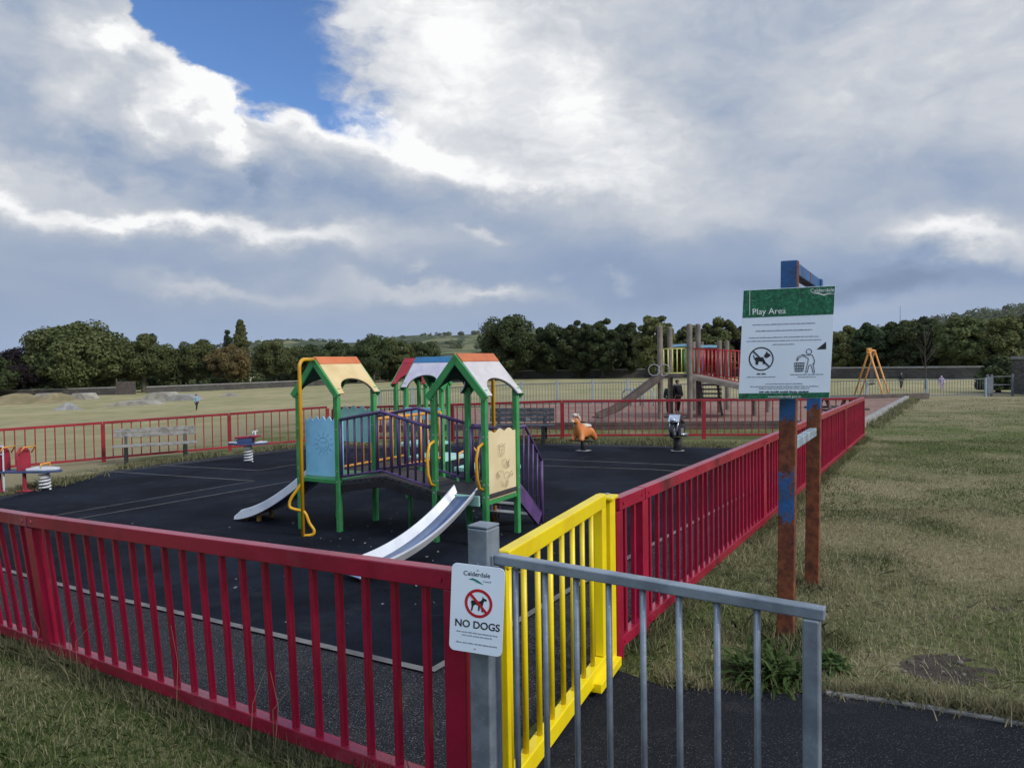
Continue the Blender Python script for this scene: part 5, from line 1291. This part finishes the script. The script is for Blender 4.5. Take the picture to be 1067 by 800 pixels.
# ================================================================== PEOPLE (all far off)
def person(label, p, H, rz, top, legs, pose='stand', hood=None):
    t = thing('person', label, 'person', p, rz, None); s = H/1.75
    lx = .10; st = .16 if pose == 'walk' else .03
    sk = {'pel': (0, 0, .92), 'wa': (0, 0, 1.10), 'ch': (0, -.01, 1.32), 'nk': (0, -.01, 1.50), 'hd': (0, -.02, 1.60), 'ht': (0, -.02, 1.70),
          'hl': (-lx, 0, .86), 'kl': (-lx-.01, -st-.02, .48), 'al': (-lx-.01, -st*.6+.02, .08), 'tl': (-lx-.02, -st*.6-.14, .03),
          'hr': (lx, 0, .86), 'kr': (lx+.01, st-.03, .48), 'ar': (lx+.01, st+.04, .08), 'tr': (lx+.02, st-.10, .03),
          'sl': (-.20, 0, 1.42), 'el': (-.27, .04, 1.14), 'wl': (-.26, -.10, .92), 'fl': (-.25, -.14, .84), 'sr': (.20, 0, 1.42), 'er': (.27, .04, 1.14), 'wr': (.26, -.10, .92), 'fr': (.25, -.14, .84)}
    rd = {'pel': .135, 'wa': .125, 'ch': .15, 'nk': .055, 'hd': .095, 'ht': .085, 'hl': .095, 'kl': .062, 'al': .042, 'tl': .038, 'hr': .095, 'kr': .062, 'ar': .042, 'tr': .038, 'sl': .062, 'el': .046, 'wl': .034, 'fl': .034, 'sr': .062, 'er': .046, 'wr': .034, 'fr': .034}
    ks = list(sk); E_ = [('pel', 'wa'), ('wa', 'ch'), ('ch', 'nk'), ('nk', 'hd'), ('hd', 'ht'), ('pel', 'hl'), ('hl', 'kl'), ('kl', 'al'), ('al', 'tl'), ('pel', 'hr'), ('hr', 'kr'), ('kr', 'ar'), ('ar', 'tr'), ('ch', 'sl'), ('sl', 'el'), ('el', 'wl'), ('wl', 'fl'), ('ch', 'sr'), ('sr', 'er'), ('er', 'wr'), ('wr', 'fr')]
    body = skin('body', [tuple(c*s for c in sk[k_]) for k_ in ks], [(ks.index(a), ks.index(c)) for a, c in E_], [rd[k_]*s for k_ in ks], 'skin', t)
    def cloth(name, keys, ed, grow, m):
        skin(name, [tuple(c*s for c in sk[k_]) for k_ in keys], [(keys.index(a), keys.index(c)) for a, c in ed], [(rd[k_]+grow)*s for k_ in keys], m, t)
    sk['ct'] = (0, -.01, 1.46); rd['ct'] = .075
    cloth('coat', ['ct', 'ch', 'wa', 'pel', 'sl', 'el', 'wl', 'sr', 'er', 'wr'], [('ct', 'ch'), ('ch', 'wa'), ('wa', 'pel'), ('ch', 'sl'), ('sl', 'el'), ('el', 'wl'), ('ch', 'sr'), ('sr', 'er'), ('er', 'wr')], .045, top)
    cloth('trousers', ['pel', 'hl', 'kl', 'al', 'hr', 'kr', 'ar'], [('pel', 'hl'), ('hl', 'kl'), ('kl', 'al'), ('pel', 'hr'), ('hr', 'kr'), ('kr', 'ar')], .016, legs)
    mb = MB(); mb.ball((0, .015*s, 1.67*s), (.11*s, .115*s, .105*s)); mb.build('hood' if hood else 'hair', hood or 'hair', t, smooth=True)
    return t
def pg(px, py): return gp(px, py)
person('child in black standing on the grass behind the grey railings', pg(939, 405), 1.05, .3, 'coat_black', 'coat_black')
person('small child in a lilac hooded coat behind the railings', pg(981, 407), .85, -.4, 'coat_lilac', 'coat_lilac', 'walk', 'coat_lilac')
person('rider in pale blue among the concrete ramps on the left', pg(205, 428), 1.05, 1.1, 'coat_blue', 'coat_black', 'walk')
p = at(706, 420, 24.6); p.z = g(p.x, p.y)+.11; person('taller dark coated child under the timber tower platform', p, 1.12, .5, 'coat_black', 'coat_black')
p = at(697.5, 420, 24.2); p.z = g(p.x, p.y)+.11; person('shorter child in dark green under the timber tower platform', p, 1.0, -.5, 'coat_green', 'coat_black')

# far masts
p = gp(938, 400); D = 700.; a = at(938, 342, D); t = thing('radio_mast', 'thin mast above the wooded hill on the right', 'mast', a); mb = MB(); mb.tube([(0, 0, -6), (0, 0, (342-319)*D/FPX)], [.35, .18], 6); mb.build('shaft', 'grey_rail', t)
D = 1990.; a = at(272.5, 360, D); t = thing('wind_turbine', 'tiny white wind turbine on the far hill above the trees', 'wind turbine', a); hh = 8*D/FPX
mb = MB(); mb.tube([(0, 0, -12), (0, 0, hh)], [1.6, .9], 8); mb.build('tower', 'toy_white', t, smooth=True)
for k_ in range(3):
    a_ = .5+k_*2.094; mb = MB(); mb.tube([(0, -2, hh), (math.sin(a_)*13, -2, hh+math.cos(a_)*13)], [.9, .3], 6); mb.build('blade', 'toy_white', t, smooth=True)
D = 1900.; a = at(499, 352, D); t = thing('radio_mast', 'thin mast on the pale hillside left of the middle belt', 'mast', a); mb = MB(); mb.tube([(0, 0, -10), (0, 0, 16*D/FPX)], [.9, .4], 6); mb.build('shaft', 'grey_rail', t)

# ================================================================== GRASS, WEEDS, LITTER
def inside(P, poly):
    x, y = P[:, 0], P[:, 1]; r = np.zeros(len(P), bool); n = len(poly)
    for i in range(n):
        x0, y0_ = poly[i][0], poly[i][1]; x1, y1_ = poly[(i+1) % n][0], poly[(i+1) % n][1]
        if y0_ == y1_: continue
        c = ((y0_ > y) != (y1_ > y)) & (x < (x1-x0)*(y-y0_)/(y1_-y0_)+x0); r ^= c
    return r
def vnoise(P, sc, seed):
    r = np.random.default_rng(seed); T = r.random((64, 64)); q = P*sc; i = np.floor(q).astype(int); f = q-i; f = f*f*(3-2*f)
    a = T[i[:, 0] % 64, i[:, 1] % 64]; b_ = T[(i[:, 0]+1) % 64, i[:, 1] % 64]; c = T[i[:, 0] % 64, (i[:, 1]+1) % 64]; d = T[(i[:, 0]+1) % 64, (i[:, 1]+1) % 64]
    return (a*(1-f[:, 0])+b_*f[:, 0])*(1-f[:, 1])+(c*(1-f[:, 0])+d*f[:, 0])*f[:, 1]
def blades(P, h, w, tint, flop=.6, seed=0):
    r = np.random.default_rng(seed); n = len(P); z = G(P[:, 0], P[:, 1]); a = r.random(n)*6.283; fa = r.random(n)*6.283; fl = flop*r.random(n)
    base = np.stack([P[:, 0], P[:, 1], z-.003], 1); s = np.stack([np.cos(a), np.sin(a), np.zeros(n)], 1)*(w*(.6+.8*r.random(n)))[:, None]*.5
    k = h*(.5+r.random(n)*.9); L = np.stack([np.cos(fa)*fl, np.sin(fa)*fl, np.sqrt(np.maximum(.02, 1-fl**2))], 1)*k[:, None]
    bend = np.stack([np.cos(fa), np.sin(fa), -.35*np.ones(n)], 1)*(k*fl*.5)[:, None]
    m = base+L*.55; tip = base+L+bend
    return np.stack([base-s, base+s, m+s*.7, tip, m-s*.7], 1), tint
polys = [play, path]
Q = []; T = []
def sow(n, x0, x1, y0_, y1_, h, w, seed, keep=None, flop=.75):
    r = np.random.default_rng(seed); P = np.stack([r.uniform(x0, x1, n), r.uniform(y0_, y1_, n)], 1)
    m = ~(inside(P, path) | inside(P, play))
    ds = ((P[:, 0]-2.38)*2.5)**2+((P[:, 1]-4.02)*3.6)**2; m &= ~((ds < .5) & (r.random(n) < .8))
    m &= (P[:, 1] > 1.6)
    if keep is not None: m &= keep(P)
    P = P[m]; v = vnoise(P, .55, 3)*.5+vnoise(P, 1.6, 4)*.5; v = np.clip((v-.5)*2.8+.5, 0, 1)
    t_ = np.clip((v-.30)*.75 + (r.random(len(P))-.5)*.35 + .5*(r.random(len(P)) < .20) + .24*np.clip((P[:, 0]-1.6)/2.5, 0, 1) - .13*(P[:, 0] < 0), 0, 1)
    q, t_ = blades(P, h*(1+.5*(vnoise(P, 2.2, 9)-.5)), w, t_, flop, seed+1); Q.append(q); T.append(t_)
sow(80000, -4.4, -.3, 1.9, 5.2, .040, .0046, 1)
sow(90000, .6, 5.5, 3.3, 8.5, .036, .0052, 2, flop=.95)
sow(90000, 2.0, 11.5, 7.0, 16.0, .036, .008, 3, flop=.95)
sow(42000, 7.0, 24, 15.0, 33.0, .035, .013, 4, lambda P: ~inside(P, pit))
# dry mown stems lying flat on top
_n = len(T)
sow(7000, -4.4, -.3, 1.9, 5.2, .07, .003, 61, flop=1.0); sow(26000, .8, 7.5, 3.3, 9.0, .085, .004, 62, lambda P: RNG.random(len(P)) < .35+.65*vnoise(P, .8, 8), flop=1.0)
for i in range(_n, len(T)): T[i] = np.clip(T[i]*.4+.55, 0, 1); Q[i][:, 3:4, 2] += .012
tag(np_mesh('grass', np.concatenate(Q), 5, 'blade', np.concatenate(T)), kind='stuff')
# longer tufts hugging the fence feet and the edges of the hard surface
Q = []; T = []
def tufts(line, n, spread, h, w, seed, green=.25):
    r = np.random.default_rng(seed); L = np.array([[p[0], p[1]] for p in line]); seg = np.linalg.norm(np.diff(L, axis=0), axis=1); c = np.concatenate([[0], np.cumsum(seg)])
    s = r.random(n)*c[-1]; i = np.clip(np.searchsorted(c, s)-1, 0, len(seg)-1); f = (s-c[i])/seg[i]; P = L[i]+(L[i+1]-L[i])*f[:, None]+r.normal(size=(n, 2))*spread
    k = vnoise(P, 1.5, seed) > .34; P = P[k & (~inside(P, path) | (r.random(n) < .25))]
    q, t_ = blades(P, h*(.4+1.1*vnoise(P, 2.5, seed+5)), w, np.clip(r.random(len(P))*.55+green-.2, 0, 1), .7, seed+2); Q.append(q); T.append(t_)
nn = Vector((FD.y, -FD.x))
tufts([F0+FD*.3-AV*.03, F0+FD*3.2-AV*.06, F0+FD*6-AV*.06], 5200, .045, .12, .005, 21, .30)
tufts([R0p+AV*.1+Vector((.06, 0)), RE+Vector((.06, 0))], 11000, .05, .075, .006, 22, .2)
tufts([Vector(p[:2])+Vector((0, .35)) for p in far_edge], 15000, .20, .11, .016, 23, .30)
tufts([Vector(p[:2])+Vector((0, .1)) for p in far_edge], 9000, .06, .06, .012, 24, .35)
tufts([a+Vector((.02, .05)) for a in path[2:8]], 13000, .05, .065, .005, 25, .45); Q[-1][:, :, 2] += .006
tufts([Vector(kn[:2])+Vector((.3, 0)), Vector(kf[:2])+Vector((.3, 0))], 3000, .14, .13, .025, 26, .3)
tufts([s1.xy+Vector((-.25, -.1)), s1.xy+Vector((.3, .02))], 1500, .13, .17, .006, 27, .15); tufts([s2.xy, s2.xy+Vector((.05, .02))], 500, .10, .10, .006, 28, .3)
tag(np_mesh('weeds', np.concatenate(Q), 5, 'blade', np.concatenate(T)), kind='stuff')
# a few tall dry stalks at the fence
mb = MB(); r = random.Random(12)
for s in (1.05, 1.1, 1.2, 2.95, 3.05, 3.5, 1.9):
    p = F0+FD*s-AV*r.uniform(.05, .14); L = r.uniform(.25, .5); z = g(*p); mb.tube([(p.x, p.y, z), (p.x+r.uniform(-.02, .05), p.y, z+L*.6), (p.x+r.uniform(-.03, .14), p.y, z+L)], [.0018, .0014, .0008], 4)
tag(mb.build('dry_stalks', surf('dry_stalk', (.33, .25, .13), None, 6, .9)), kind='stuff')
# weed clump at the sign post
def clump(name, label, c, n, L, w, seed, spread):
    r = np.random.default_rng(seed); a = r.random(n)*6.283; el = r.uniform(.35, 1.35, n); Ln = L*(.5+.6*r.random(n)); rr = spread*np.sqrt(r.random(n)); ra_ = r.random(n)*6.283
    b0_ = np.stack([np.cos(ra_)*rr, np.sin(ra_)*rr, np.zeros(n)], 1); d = np.stack([np.cos(a)*np.cos(el), np.sin(a)*np.cos(el), np.sin(el)], 1); s = np.stack([-np.sin(a), np.cos(a), np.zeros(n)], 1)*w*.5
    dr_ = np.array([0, 0, -1.0]); qs = []; tn = []; t0_ = r.random(n)
    pts = [b0_+d*Ln[:, None]*f+dr_*(Ln*.55*f*f)[:, None] for f in (0, .3, .6, .85, 1)]; wd = [.45, 1, .95, .55, .05]
    for i in range(4): qs.append(np.stack([pts[i]-s*wd[i], pts[i]+s*wd[i], pts[i+1]+s*wd[i+1], pts[i+1]-s*wd[i+1]], 1)); tn.append(t0_)
    t = thing(name, label, 'plant', c); q = np.concatenate(qs); q[:, :, 2] = np.maximum(q[:, :, 2], .004); np_mesh('leaves', q, 4, 'weed_leaf', np.concatenate(tn), t)
clump('weed_clump', 'bushy green weed clump at the foot of the front sign post', gp(800, 705), 300, .34, .020, 31, .16)
clump('dock_weed', 'smaller broad leaved weed beside the bushy clump', gp(862, 694), 80, .20, .032, 32, .08)
r = np.random.default_rng(51); cs = []
mb = MB()
for i in range(34):
    x, y = 2.38+r.normal()*.20, 4.02+r.normal()*.13; q_ = .005+.014*r.random()**2; mb.ball((x, y, g(x, y)+q_*.3), (q_*1.3, q_, q_*.7), 6, 4)
tag(mb.build('stones', surf('grey_brown_stone', (.15, .13, .115), (.09, .08, .07), 9, .9), smooth=True), kind='stuff')
# litter and fallen leaves on the rubber
n = 250; r = np.random.default_rng(44); P = np.stack([np.concatenate([r.normal(-1.1, 1.1, 160), r.uniform(-8, 4, 90)]), np.concatenate([r.normal(7.2, 1.0, 160), r.uniform(4.6, 15, 90)])], 1)
P = P[inside(P, rub)]; n = len(P); z = G(P[:, 0], P[:, 1])+.022; a = r.random(n)*6.283; s = .007+.014*r.random(n)**2
c_, s_ = np.cos(a)*s, np.sin(a)*s; C3 = np.stack([P[:, 0], P[:, 1], z], 1); e1 = np.stack([c_, s_, .2*s], 1); e2 = np.stack([-s_*.6, c_*.6, .4*s], 1)
tag(np_mesh('fallen_leaves', np.stack([C3-e1, C3-e2*.9+e1*.2, C3+e1, C3+e2*.9], 1), 4, 'leaf_litter' if 'leaf_litter' in M else 'edging'), kind='stuff')

# ================================================================== AIR
hm = bpy.data.materials.new('haze_air'); hm.use_nodes = True; ht_ = hm.node_tree; ht_.nodes.clear()
pv = ht_.nodes.new('ShaderNodeVolumePrincipled'); pv.inputs['Color'].default_value = (.80, .88, 1, 1); pv.inputs['Density'].default_value = .00004; pv.inputs['Anisotropy'].default_value = .2
mo = ht_.nodes.new('ShaderNodeOutputMaterial'); ht_.links.new(pv.outputs[0], mo.inputs['Volume'])
M['haze'] = hm
mb = MB(); mb.box((0, 1500, 140), (9000, 8000, 300)); tag(mb.build('haze', 'haze'), kind='stuff')
